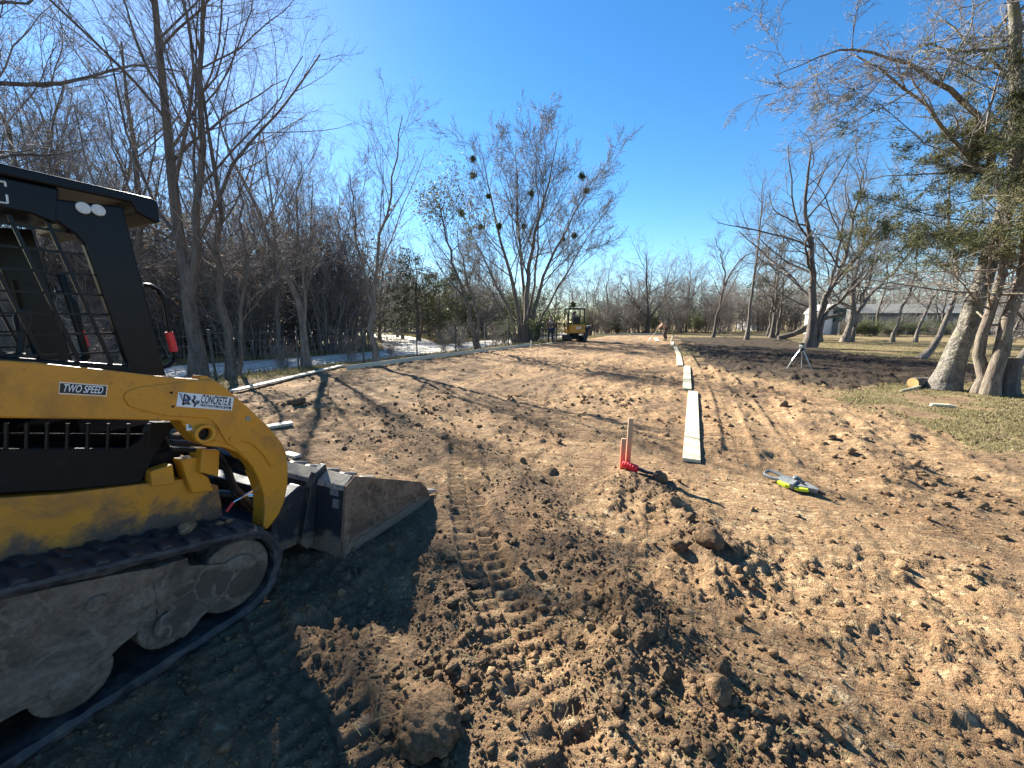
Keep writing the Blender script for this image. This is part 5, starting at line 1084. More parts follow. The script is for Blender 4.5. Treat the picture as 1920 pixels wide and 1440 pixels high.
P_ = [gnd(1688, 735), gnd(1712, 731), gnd(1732, 726), gnd(1748, 718)]; o = MB().tube([(a, b, hz(a, b) + h_) for (a, b), h_ in zip(P_, (.015, .03, .06, .12))], [.02, .028, .03, .03], 8).build('peeled_root', M['pine'], None, smooth=True); tag(o, 'pale peeled root running from the warty trunk to the cut log', 'root')
# ------------------------------------------------------------------ trees
def norm(a): return a / np.maximum(np.linalg.norm(a, axis=-1, keepdims=True), 1e-9)
def tubes(P, Rr, k):
    """P (B,n,3), Rr (B,n) -> verts, quads"""
    B, n, _ = P.shape
    t = np.empty_like(P); t[:, 1:-1] = P[:, 2:] - P[:, :-2]; t[:, 0] = P[:, 1] - P[:, 0]; t[:, -1] = P[:, -1] - P[:, -2]; t = norm(t)
    ref = np.where(np.abs(t[:, :1, 2:3]) > .8, np.array([1., 0, 0]), np.array([0, 0, 1.])); ref = np.broadcast_to(ref, t.shape)
    u = norm(np.cross(t, ref)); w = np.cross(u, t); a = np.arange(k) * 2 * math.pi / k
    if n == 2:      # pointed twig: three faces
        V = P[:, :1] + (u[:, :1] * np.cos(a)[:, None] + w[:, :1] * np.sin(a)[:, None]) * Rr[:, :1, None]
        V = np.concatenate([V, P[:, 1:]], 1); i = np.arange(B)[:, None] * 4
        F = np.stack([np.stack([i[:, 0] + q, i[:, 0] + (q + 1) % 3, i[:, 0] + 3], -1) for q in range(3)], 1).reshape(-1, 3); return V.reshape(-1, 3), F
    V = P[:, :, None] + (u[:, :, None] * np.cos(a)[:, None] + w[:, :, None] * np.sin(a)[:, None]) * Rr[:, :, None, None]
    i = (np.arange(B)[:, None, None] * n + np.arange(n - 1)[None, :, None]) * k; j = np.arange(k)[None, None]; jn = (j + 1) % k
    return V.reshape(-1, 3), np.stack([i + j, i + jn, i + k + jn, i + k + j], -1).reshape(-1, 4)
def branch(rng, P, Rr, m, t0, t1, a0, a1, l0, l1, rr, up, wig, n, rmin=.004, tip=.3, droop=0):
    B, np_, _ = P.shape; t = t0 + (t1 - t0) * (np.arange(m)[None] + rng.uniform(0, 1, (B, m))) / m; f = t * (np_ - 1); i = np.minimum(f.astype(int), np_ - 2); fr_ = (f - i)[..., None]; b = np.arange(B)[:, None]
    p = P[b, i] * (1 - fr_) + P[b, i + 1] * fr_; tg = norm(P[b, i + 1] - P[b, i]); r0 = (Rr[b, i] * (1 - fr_[..., 0]) + Rr[b, i + 1] * fr_[..., 0])
    L = np.linalg.norm(np.diff(P, axis=1), axis=2).sum(1)[:, None] * rng.uniform(l0, l1, (B, m)) * (1 - .45 * np.clip((t - t0) / max(t1 - t0, 1e-6), 0, 1))
    pr = norm(np.cross(tg, rng.normal(size=tg.shape))); an = rng.uniform(a0, a1, (B, m))[..., None]; d = norm(np.cos(an) * tg + np.sin(an) * pr)
    p = p.reshape(-1, 3); d = d.reshape(-1, 3); L = L.ravel(); rs = np.maximum(r0.ravel() * rr, rmin)
    Q = np.empty((len(p), n, 3)); Q[:, 0] = p; st = (L / (n - 1))[:, None]
    for k in range(1, n):
        d = norm(d + rng.normal(size=d.shape) * wig + np.array([0, 0, up - droop * k / n])); Q[:, k] = Q[:, k - 1] + d * st
    return Q, rs[:, None] * np.linspace(1, tip, n)[None]
def stem(rng, pts, r0, r1, n=14, wig=.05, flare=1.5):
    P = smooth_poly3(pts, n); P[1:] += rng.normal(size=(n - 1, 3)) * wig * np.array([1, 1, .3]); t = np.linspace(0, 1, n); r = r0 + (r1 - r0) * t ** .72
    r = r * (1 + (flare - 1) * np.exp(-t * 22)); return P[None], r[None]
def smooth_poly3(P, n):
    Q = smooth_poly(np.asarray(P, float), 10); s = np.concatenate([[0], np.cumsum(np.linalg.norm(np.diff(Q, axis=0), axis=1))]); k = np.linspace(0, s[-1], n); return np.column_stack([np.interp(k, s, Q[:, c]) for c in range(3)])
def join(parts):
    V = []; F = {}; o = 0
    for v, f in parts: V.append(v); F.setdefault(f.shape[1], []).append(f + o); o += len(v)
    return np.vstack(V), [np.vstack(f) for f in F.values()]
def leaves(rng, cen, n, spread, ln, wd, up=0.0, dirs=None):
    """n small pointed leaves round each centre"""
    c = np.repeat(cen, n, 0) + rng.normal(size=(len(cen) * n, 3)) * spread; d = rng.normal(size=c.shape) + np.array([0, 0, up])
    if dirs is not None: d = d * .8 + np.repeat(dirs, n, 0) * 1.6
    d = norm(d); s = norm(np.cross(d, rng.normal(size=d.shape))); L = ln * rng.uniform(.6, 1.3, (len(c), 1)); w = wd * rng.uniform(.7, 1.3, (len(c), 1))
    V = np.stack([c + s * w, c - s * w, c + d * L], 1).reshape(-1, 3); return V, np.arange(len(c) * 3).reshape(-1, 3)
def tree_obj(name, loc_, label, stems, levels, seed, bark, twig, ks=(9, 6, 4, 3, 3), foliage=None, group=None, extra=None, rz=0, cat='tree', r_ns=None):
    """levels: list of dicts for branch(); the first two orders are the trunk, the rest the crown"""
    rng = np.random.default_rng(seed); root = empty(name, loc_, rz, label, cat, group)
    wood = []; crown = []; gens = []
    cur = [stem(rng, *s[:3], **(s[3] if len(s) > 3 else {})) for s in stems]
    for P, r in cur: wood.append(tubes(P, r, ks[0]))
    gen = [cur]
    for li, lv in enumerate(levels):
        nxt = []
        for P, r in gen[-1]:
            q = branch(rng, P, r, **lv); nxt.append(q); (wood if li == 0 else crown).append(tubes(q[0], q[1], ks[li + 1]))
        gen.append(nxt)
    V, F = join(wood); link('trunk', np_mesh('trunk', V, F, True), bark, root)
    if crown:
        V, F = join(crown); link('crown', np_mesh('crown', V, F, False), twig, root)
    if foliage:
        for nm, lvl, frac, n, spread, ln, wd, mat, kw in foliage:
            C_ = []; D_ = []
            for P, r in gen[lvl]:
                sel = rng.uniform(size=len(P)) < frac; Q = P[sel]
                if len(Q): k0 = kw.get('k0', 1); C_.append(Q[:, k0:].reshape(-1, 3)); D_.append(np.repeat(norm(Q[:, -1] - Q[:, 0]), Q.shape[1] - k0, 0))
            if C_:
                cc = np.vstack(C_); dd_ = np.vstack(D_)
                if 'zmin' in kw: m_ = cc[:, 2] > kw['zmin']; cc = cc[m_]; dd_ = dd_[m_]
                V, F = leaves(rng, cc, n, spread, ln, wd, kw.get('up', 0), dd_ if kw.get('dir') else None); link(nm, np_mesh(nm, V, [F], False), mat, root)
    if extra: extra(root, gen, rng)
    return root
D = math.radians
def lv(m, t0, t1, a0, a1, l0, l1, rr=.55, up=.05, wig=.12, n=6, rmin=.004, tip=.3, droop=0): return dict(m=m, t0=t0, t1=t1, a0=D(a0), a1=D(a1), l0=l0, l1=l1, rr=rr, up=up, wig=wig, n=n, rmin=rmin, tip=tip, droop=droop)
BARE = [lv(12, .28, .98, 22, 55, .32, .58, .42, .06, .10, 8), lv(9, .15, 1, 25, 55, .30, .55, .5, .06, .16, 6, .005), lv(7, .15, 1, 25, 60, .32, .60, .55, .04, .2, 3, .003), lv(5, .15, 1, 25, 60, .35, .65, .6, .03, .22, 2, .002)]
FINE = [lv(13, .22, .98, 18, 45, .30, .55, .38, .08, .08, 8), lv(9, .12, 1, 22, 50, .30, .55, .45, .07, .14, 6, .0045), lv(7, .12, 1, 22, 55, .35, .60, .5, .05, .18, 3, .0028), lv(5, .12, 1, 22, 55, .35, .65, .6, .03, .2, 2, .0017)]
FINE2 = [lv(15, .22, .98, 20, 50, .32, .58, .40, .08, .09, 8), lv(10, .12, 1, 22, 52, .32, .58, .48, .07, .15, 6, .006), lv(7, .12, 1, 22, 55, .35, .62, .55, .05, .18, 3, .0042), lv(5, .12, 1, 22, 55, .4, .7, .6, .03, .2, 2, .0028)]
LOWD = [lv(14, .15, .98, 22, 55, .32, .6, .4, .06, .12, 7), lv(9, .12, 1, 25, 55, .32, .58, .5, .05, .18, 5, .010), lv(8, .12, 1, 25, 60, .35, .65, .55, .03, .2, 3, .0058), lv(4, .12, 1, 25, 60, .4, .7, .65, .02, .2, 2, .0042)]
SPREAD = [lv(12, .18, .98, 30, 65, .42, .75, .45, .05, .16, 8), lv(9, .15, 1, 30, 60, .32, .58, .5, .04, .2, 6, .007), lv(7, .15, 1, 30, 60, .35, .6, .55, .02, .22, 3, .005), lv(5, .15, 1, 30, 60, .35, .6, .65, .0, .2, 2, .0035)]
def gz_(x, y): return float(base(np.array([x]), np.array([y]))[0]) - .05
def P3(u, y, dz=0): x = at(u, y); return (x, y, gz_(x, y) + dz)
# roadside trees on the left
tree_obj('bare_tree', P3(372, 10.6), 'tall bare tree with a thick ivy dark trunk just behind the loader cab', [([(0, 0, 0), (.05, .0, 3), (-.1, .1, 6.5), (.1, .3, 10.5), (.2, .4, 14)], .20, .02), ([(0, 0, 2.2), (.5, .1, 4.5), (.9, .3, 8.5), (1.5, .4, 13)], .12, .02, dict(flare=1))], FINE2, 11, M['barkd'], M['twig'])
tree_obj('bare_tree', P3(434, 11.0), 'bare tree with two upright stems right beside the ivy dark trunk', [([(0, 0, 0), (.0, .0, 3), (.15, .1, 6), (-.2, .2, 9.8)], .125, .012), ([(.1, .1, .2), (.4, .1, 2.0), (.7, .1, 4), (.8, .2, 6.4)], .07, .01)], FINE, 12, M['barkd'], M['twigr'])
tree_obj('bare_tree', P3(575, 13.2), 'bare tree whose trunk leans back towards the loader', [([(0, 0, 0), (-.15, .1, 2), (-.9, .2, 4.2), (-2.0, .3, 6.8), (-2.8, .4, 9.6)], .14, .012), ([(0, 0, .5), (.1, 0, 2.5), (.0, .2, 4.5), (.2, .3, 6.8)], .07, .01)], FINE, 13, M['bark'], M['twig'])
tree_obj('bare_tree', P3(705, 13.4), 'thin forked bare tree standing at the edge board', [([(0, 0, 0), (.02, 0, 1.5), (.1, .1, 3.2), (.7, .2, 5.5), (1.2, .3, 8.2)], .105, .012), ([(.02, 0, 1.6), (-.3, .1, 3.4), (-.6, .2, 6.4)], .07, .012, dict(flare=1))], BARE, 14, M['bark'], M['twigr'])
def leaftop(root, gen, rng):
    P = gen[1][0][0]; c = P[-6:, 3:].reshape(-1, 3); V, F = leaves(rng, c, 60, .35, .16, .03); link('foliage', np_mesh('foliage', V, [F]), M['cedar'], root)
tree_obj('leaning_tree', P3(897, 19.5), 'slender tree leaning away from the lane with a leafy cedar top', [([(0, 0, 0), (-.35, .1, 1.6), (-1.1, .2, 4), (-1.9, .4, 7.2)], .13, .03), ([(.05, 0, .1), (-.1, .1, 2), (-.7, .2, 4.2), (-1.0, .2, 6)], .08, .02)], BARE, 15, M['barkd'], M['twig'], extra=leaftop)
tree_obj('bare_tree', P3(20, 9.5), 'large bare tree with level limbs rising behind the loader roof', [([(0, 0, 0), (.1, 0, 4), (-.1, .1, 8), (.2, .2, 13)], .26, .04)], [lv(16, .3, .98, 45, 85, .35, .62, .5, .03, .13, 9)] + FINE2[1:], 16, M['barkd'], M['twig'])
tree_obj('bare_tree', P3(250, 15.5), 'bare tree with a forked crown seen over the cab roof', [([(0, 0, 0), (.3, 0, 3), (1.0, .1, 6), (1.2, .2, 12)], .2, .03), ([(.2, 0, 2.4), (-1.4, .1, 5), (-2.6, .3, 9)], .13, .02, dict(flare=1))], FINE2, 17, M['barkd'], M['twigr'])
tree_obj('bare_tree', P3(525, 19.5), 'straight bare tree behind the leaning one with dead leaves in its twigs', [([(0, 0, 0), (.1, 0, 4), (.2, .2, 7), (.0, .2, 11)], .14, .015)], FINE, 18, M['barkd'], M['twig'], foliage=[('dead_leaves', 4, .03, 1, .03, .07, .025, M['deadleaf'], {})])
# multi-stem tree with mistletoe in the middle
def mistletoe(root, gen, rng):
    spots = [(-3.9, 11.6, .55), (-4.1, 10.9, .75), (-4.9, 8.2, .75), (-3.4, 6.9, .6), (-2.2, 6.8, .6), (.4, 9.4, .6), (-.2, 7.0, .4), (3.8, 10.2, .7), (4.6, 9.8, .6), (3.9, 6.6, .6), (2.9, 6.3, .4), (3.4, 1.6, .6), (-6.2, 3.4, .9), (-2.8, 9.3, .45)]
    allp = np.vstack([P.reshape(-1, 3) for g in gen[1:3] for P, r in g])
    for sx_, sz_, s in spots:
        i = np.argmin((allp[:, 0] - sx_) ** 2 + (allp[:, 2] - (sz_ + 2.0)) ** 2 + .02 * allp[:, 1] ** 2); c = allp[i]
        V, F = leaves(rng, c[None], 420, s * .16, .13, .032); link('mistletoe', np_mesh('mistletoe', V, [F]), M['mistle'], root)
tree_obj('multi_stem_tree', P3(985, 31), 'broad bare tree with many stems and green mistletoe balls above the excavator', [([(0, 0, 0), (.1, 0, 4), (.6, .3, 8), (1.6, .3, 12), (2.4, .3, 16)], .28, .02), ([(-.3, .1, 0), (-.7, .2, 3.5), (-1.8, .4, 7.5), (-2.6, .4, 11), (-3.4, .2, 14.5)], .25, .02), ([(.3, .1, 0), (1.0, .2, 4), (2.4, .3, 7.5), (4.2, .3, 10.8), (5.4, .3, 13.2)], .22, .02),
    ([(-.6, .2, 0), (-1.4, .2, 3), (-3.2, .3, 6.5), (-4.8, .4, 10)], .18, .02), ([(.1, .3, 0), (-.2, .5, 5), (-.6, .6, 10), (-.8, .4, 15.2)], .2, .02), ([(.7, -.1, 0), (1.7, .0, 3), (3.2, .2, 5.5), (4.6, .2, 8), (5.8, .2, 9.6)], .15, .02), ([(-.9, .0, 0), (-1.8, .0, 2.5), (-3.0, .0, 4.6), (-4.8, .0, 6.6)], .12, .02), ([(.2, .4, 2), (.9, .6, 6), (1.0, .6, 10), (.6, .5, 14)], .14, .02, dict(flare=1))],
    [lv(12, .26, .99, 22, 58, .32, .54, .38, .06, .12, 7), lv(9, .10, 1, 20, 50, .34, .58, .5, .06, .14, 6, .013), lv(8, .10, 1, 22, 55, .36, .62, .6, .05, .17, 3, .010), lv(5, .10, 1, 22, 55, .4, .7, .7, .03, .18, 2, .0085)], 21, M['bark'], M['twig'], extra=mistletoe)
_r = random.Random(12)
sh = MB()
for k in range(16):
    a = _r.uniform(0, 6.28); r_ = _r.uniform(.2, 1.0); dx, dy = math.cos(a) * r_ * 1.5, math.sin(a) * r_; h_ = _r.uniform(2.5, 6); sh.tube([(dx * .5, dy, 0), (dx * .8 + _r.uniform(-.2, .2), dy, h_ * .4), (dx * 1.5 + _r.uniform(-.5, .5), dy, h_)], [.05, .035, .012], 5)
o = sh.build('sucker_shoots', M['bark'], None, loc=P3(985, 30.6)); tag(o, 'clump of thin pale sucker shoots round the many stemmed tree', 'shoots')

# right hand trees
tree_obj('big_tree', P3(1776, 8.75), 'massive leaning tree with warty grey bark and flared roots', [([(-.12, 0, 0), (.08, .02, .8), (.42, .05, 2.4), (.62, .1, 3.8), (.95, .2, 6.2), (1.25, .3, 9.5)], .215, .06, dict(flare=1.5, n=20, wig=.02)), ([(.80, .15, 5.0), (.62, .2, 6.4), (.15, .3, 8.2), (-.4, .4, 10.5)], .16, .03, dict(flare=1)), ([(.60, .1, 4.2), (-.4, -.1, 5.6), (-2.0, -.3, 6.5), (-3.6, -.5, 6.7), (-5.0, -.6, 6.3)], .085, .006, dict(flare=1, n=18, wig=.05))],
    [lv(15, .40, .98, 40, 85, .28, .50, .42, .02, .14, 9)] + [lv(10, .12, 1, 25, 55, .32, .55, .55, .0, .16, 6, .006), lv(8, .12, 1, 25, 55, .32, .58, .6, -.02, .18, 4, .004), lv(5, .12, 1, 25, 55, .35, .6, .7, -.02, .2, 2, .0035)], 31, M['barkh'], M['twig'], ks=(18, 7, 4, 3, 3))
CED = [lv(30, .26, .97, 60, 100, .26, .70, .28, .02, .10, 8, .012, .25, .05), lv(11, .15, 1, 25, 60, .25, .45, .5, .0, .14, 5, .006), lv(6, .15, 1, 25, 60, .3, .5, .6, .0, .15, 3, .004)]
tree_obj('cedar_tree', P3(1852, 8.1), 'large ragged cedar with ribbed pale trunk beside the massive leaning tree', [([(0, 0, 0), (.05, 0, 1.2), (.25, .05, 2.8), (.10, .1, 4.4), (.0, .2, 6.0), (.0, .2, 7.0)], .135, .03, dict(flare=1.4, n=18, wig=.03)), ([(-.05, .15, .0), (-.06, .2, 1.5), (.05, .25, 3.0), (-.2, .3, 5.6)], .115, .03, dict(flare=1.5))], CED, 32, M['barkc'], M['twig'], ks=(16, 6, 4, 3, 3),
    foliage=[('foliage', 3, .46, 22, .05, .085, .0075, M['cedar'], dict(zmin=2.8, dir=True)), ('dark_foliage', 3, .32, 20, .055, .085, .008, M['cedard'], dict(zmin=2.9, dir=True))])
tree_obj('curved_sapling', P3(1724, 15.6), 'thin bare trunk that bows out over the lawn', [([(0, 0, 0), (.45, 0, .6), (.95, .1, 1.9), (1.0, .1, 3.4), (.5, .2, 5.2), (.1, .2, 7.2)], .12, .02, dict(wig=.02))], BARE, 33, M['bark'], M['twig'])
tree_obj('multi_trunk_tree', P3(1514, 21.8), 'dark tree with three trunks behind the tripod', [([(0, 0, 0), (.05, 0, 2), (-.3, .1, 5), (-1.0, .2, 8), (-.9, .2, 10.5)], .26, .04), ([(.3, .1, 0), (.6, .1, 2.2), (1.4, .1, 5), (2.0, .2, 9.5)], .2, .03), ([(.4, 0, .2), (.9, .1, 2), (2.6, .1, 3.8), (4.0, .2, 6)], .15, .02, dict(flare=1.1))], [lv(11, .25, .98, 25, 65, .35, .65, .5, .04, .17, 8)] + SPREAD[1:], 34, M['barkd'], M['twig'])
tree_obj('bare_tree', P3(1534, 27.5), 'bare tree close behind the dark three trunk tree', [([(0, 0, 0), (.2, 0, 3), (.6, .1, 6), (1.0, .2, 10)], .2, .03)], SPREAD, 35, M['barkd'], M['twig'])
tree_obj('forked_tree', P3(1582, 27.5), 'forked bare tree with crooked limbs before the white shed', [([(0, 0, 0), (.4, 0, 1.8), (.2, .1, 4), (.6, .2, 7.5), (.4, .2, 10)], .22, .03), ([(.4, 0, 1.2), (1.3, .1, 3), (3.0, .1, 5), (4.4, .1, 7)], .17, .02, dict(flare=1)), ([(.55, .1, 0), (.9, .1, 2.2), (1.4, .2, 5), (1.5, .3, 9)], .15, .02)], SPREAD, 36, M['bark'], M['twig'])
tree_obj('curved_sapling', P3(1336, 33.5), 'thin curved bare tree with a flat top at the edge of the tilled soil', [([(0, 0, 0), (.3, 0, 2.5), (.8, .1, 4.8), (1.9, .2, 6.6), (3.0, .2, 7.2)], .13, .03, dict(wig=.03)), ([(.7, .1, 4.4), (.4, .1, 6.2), (-.4, .1, 8.4)], .08, .02, dict(flare=1))], BARE, 37, M['barkd'], M['twig'])
tree_obj('slender_tree', P3(1399, 30.6), 'tall slender bare tree with upright branches', [([(0, 0, 0), (.1, 0, 4), (.25, .1, 8), (.2, .2, 12)], .15, .02, dict(wig=.03))], [lv(14, .35, .98, 15, 40, .25, .42, .5, .08, .1, 7)] + BARE[1:], 38, M['bark'], M['twig'])
tree_obj('bare_tree', P3(1446, 33), 'dark bare tree with a pale lower trunk beside the fallen limb', [([(0, 0, 0), (.1, 0, 2.5), (.1, .1, 5), (.3, .2, 9)], .19, .03), ([(.5, .2, 0), (.7, .2, 3), (.5, .3, 8)], .14, .02)], SPREAD, 39, M['barkd'], M['twig'])
tree_obj('evergreen_tree', P3(1440, 36), 'dark evergreen with a ragged crown among the thin bare trees', [([(0, 0, 0), (.1, 0, 3), (0, 0, 8)], .16, .03)], [lv(26, .25, .98, 45, 85, .22, .36, .35, .03, .12, 6, .012), lv(8, .2, 1, 25, 60, .3, .5, .5, .0, .14, 4, .008)], 40, M['barkd'], M['twig'], foliage=[('foliage', 2, .8, 5, .12, .22, .035, M['cedard'], {})])
tree_obj('sawn_limb_tree', P3(1672, 27), 'pair of thin crooked trees in front of the house hedge', [([(0, 0, 0), (.2, 0, 2), (.9, .1, 4.5), (.8, .1, 8)], .12, .02), ([(1.6, 0, 0), (2.0, 0, 2.2), (2.9, .1, 4.6), (3.2, .1, 8)], .11, .02)], BARE, 41, M['bark'], M['twig'])
tree_obj('bare_tree', P3(1905, 13.5), 'thin leaning bare tree behind the stump', [([(0, 0, 0), (.4, 0, 1.5), (1.1, .1, 3.5), (1.5, .2, 7)], .10, .02), ([(-.4, 0, 0), (-.2, 0, 2.0), (.4, 0, 5)], .06, .015)], FINE, 42, M['bark'], M['twig'])
# fallen limb
fx, fy, fz = P3(1458, 31); fl_ = empty('fallen_tree', (fx, fy, fz), 0, 'fallen dark tree trunk propped up against the three trunk tree', 'fallen tree'); MB().tube([(0, 0, .15), (1.0, -.3, .5), (2.6, -.6, 1.6), (4.2, -1.0, 2.1)], [.22, .2, .17, .10], 9).build('trunk', M['barkd'], fl_, smooth=True); MB().tube([(.3, .1, .1), (1.8, .2, .55), (3.4, .4, 1.0)], [.13, .11, .06], 8).build('limb', M['barkd'], fl_, smooth=True)

# prototypes for woods; the first stands in place, the rest are copies
def wood_protos():
    out = []
    for k in range(4):
        rng = random.Random(50 + k); L = [([(0, 0, 0), (rng.uniform(-.3, .3), 0, 3), (rng.uniform(-.8, .8), .2, 6.5), (rng.uniform(-1, 1), .2, 10.5)], .17, .02)]
        if k % 2: L.append(([(.1, 0, 1.0), (rng.uniform(.5, 1), .2, 4), (rng.uniform(1, 2), .3, 8)], .11, .02, dict(flare=1)))
        out.append(tree_obj('woodland_tree', (0, 0, 0), 'leafless tree in the woods', L, LOWD if k < 2 else [lv(13, .2, .98, 28, 65, .4, .68, .5, .05, .14, 6)] + LOWD[1:], 60 + k, M['barkd'], M['twig' if k % 2 else 'twigr'], ks=(7, 5, 3, 3, 3), group='woods'))
    return out
WP = wood_protos(); used = [False] * 4
def clear_of_road(x, y, m=3.3):
    a = np.array([x]); b = np.array([y]); return min(seg_dist(a, b, ROAD1)[0][0], seg_dist(a, b, ROAD2)[0][0]) > m
def place(protos, used, k, loc_, rz, sc, label, group):
    if not used[k]: o = protos[k]; used[k] = True
    else: o = copy_tree(protos[k])
    o.location = loc_; o.rotation_euler = (0, 0, rz); o.scale = (sc[0], sc[0], sc[1]); o['label'] = label; o['group'] = group; return o
_r = random.Random(77)
# left woods across the lane
cnt = 0
for u, y, s in [(-20, 17, 1.45), (110, 19, 1.45), (180, 26, 1.6), (30, 26, 1.6), (300, 28, 1.5), (-90, 14, 1.1), (60, 20, 1.05), (120, 24, 1.15), (175, 19, 1.1), (215, 27, 1.2), (300, 23, 1.2), (345, 29, 1.25), (405, 25, 1.15), (460, 31, 1.2), (495, 24, .95), (545, 28, 1.15), (600, 25, 1.0), (640, 31, 1.1), (665, 26, .85), (712, 34, 1.0), (745, 40, 1.0), (560, 38, 1.3), (430, 40, 1.4), (260, 36, 1.4), (90, 33, 1.3), (-30, 24, 1.2), (650, 44, 1.2),
                (805, 46, 1.0), (870, 52, 1.0), (925, 50, .9)]:
    x = at(u, y)
    if not clear_of_road(x, y): y += 3.5; x = at(u, y)
    place(WP, used, cnt % 4, (x, y, gz_(x, y)), _r.uniform(0, 6), (s * _r.uniform(.8, 1.0), s), 'leafless dark tree in the woods across the lane', 'trees in the woods across the lane'); cnt += 1
for u, y, s in [(1065, 50, .75), (1105, 56, .8), (1140, 52, .9), (1180, 58, .85), (1250, 56, .9), (1285, 52, .85), (1310, 60, .8), (1040, 58, .8), (1365, 58, .75), (1420, 54, .8), (1490, 58, .85), (1240, 66, 1.0), (1120, 68, .95), (1345, 70, .9)]:
    x = at(u, y); place(WP, used, cnt % 4, (x, y, gz_(x, y)), _r.uniform(0, 6), (s * _r.uniform(.9, 1.15), s), 'leafless tree in the far line beyond the pad', 'trees in the far line beyond the pad'); cnt += 1
tree_obj('spreading_tree', P3(1212, 47), 'wide spreading bare tree in the far line behind the bent worker', [([(0, 0, 0), (.1, 0, 2.5), (-.2, .1, 5), (-.4, .2, 9.5)], .26, .03), ([(.1, 0, 1.6), (1.6, .1, 3.8), (4.0, .2, 7)], .17, .02, dict(flare=1)), ([(0, 0, 1.8), (-1.8, .1, 4), (-3.6, .2, 7)], .15, .02, dict(flare=1))], SPREAD[:3], 44, M['barkd'], M['twig'], ks=(8, 5, 4, 3))
for u, y, s in [(1640, 38, .8), (1760, 42, .8), (1600, 52, .9), (1715, 50, .85), (1830, 46, .9), (1870, 30, .75), (1950, 26, .8), (2010, 18, .8)]:
    x = at(u, y); place(WP, used, cnt % 4, (x, y, gz_(x, y)), _r.uniform(0, 6), (s, s), 'leafless tree near the house across the lawn', 'trees near the house across the lawn'); cnt += 1
for k in range(34):
    u = 560 + 1460 * (k + _r.random()) / 34; y = _r.uniform(80, 115); s = _r.uniform(.9, 1.25); x = at(u, y)
    if clear_of_road(x, y): place(WP, used, k % 4, (x, y, gz_(x, y)), _r.uniform(0, 6), (s * 1.25, s), 'hazy leafless tree on the skyline far beyond the lawn and lane', 'trees on the far skyline')
# cedars in the woods
CW = [tree_obj('woodland_cedar', (0, 0, 0), 'x', [([(0, 0, 0), (.05, 0, 3), (0, 0, 7.5)], .14, .02)], [lv(34, .06, .98, 55, 95, .22, .38, .3, .03, .1, 6, .012), lv(7, .15, 1, 25, 60, .3, .5, .5, .0, .14, 4, .008)], 70 + k, M['barkd'], M['twig'], ks=(7, 4, 3), foliage=[('foliage', 2, 1, 5, .12, .22, .04, M['cedard'] if k == 0 else M['cedar'], {})]) for k in range(2)]
cu = [False] * 2
for i, (u, y, s, w) in enumerate([(785, 36, 1.0, 1.25), (825, 38, .85, 1.2), (755, 39, .8, 1.2), (640, 33, .8, 1.1), (500, 29, .9, 1.1), (570, 32, .8, 1.1), (350, 31, .8, 1.1), (855, 44, .6, 1.3), (200, 26, .8, 1.1), (690, 37, .8, 1.1), (860, 29.5, .75, .9), (722, 76, 1.1, 1.6), (748, 72, 1.0, 1.5), (700, 80, 1.2, 1.6), (905, 62, .9, 1.4)]):
    x = at(u, y); place(CW, cu, i % 2, (x, y, gz_(x, y)), _r.uniform(0, 6), (s * w, s), 'dark green cedar in the woods across the lane', 'cedars in the woods across the lane')

# thicket shrubs
def shrub_proto(k, leafy=False):
    rng = random.Random(80 + k); st_ = []
    for q in range(16):
        a = rng.uniform(0, 6.28); r_ = rng.uniform(0, .5); e = rng.uniform(.5, 1.4); st_.append(([(math.cos(a) * r_, math.sin(a) * r_, 0), (math.cos(a) * (r_ + e * .3), math.sin(a) * (r_ + e * .3), rng.uniform(1, 1.6)), (math.cos(a) * (r_ + e), math.sin(a) * (r_ + e), rng.uniform(2.0, 3.3))], .022, .006, dict(n=7, wig=.06, flare=1)))
    return tree_obj('thicket_shrub' if not leafy else 'leafy_shrub', (0, 0, 0), 'x', st_, [lv(9, .1, 1, 25, 65, .3, .55, .6, .03, .2, 5, .008), lv(7, .1, 1, 25, 65, .35, .65, .7, .02, .22, 3, .0065)], 90 + k, M['twigr'] if k % 2 else M['twig'], M['twigr'] if k % 2 else M['twig'], ks=(4, 3, 3), cat='shrub',
                    foliage=[('foliage', 2, .9 if leafy else .025, 3, .06, .10, .035, M['shrubleaf'] if leafy else M['deadleaf'], {})])
SP = [shrub_proto(k) for k in range(3)]; su = [False] * 3; SL = [shrub_proto(3, True)]; sl = [False]
cnt = 0
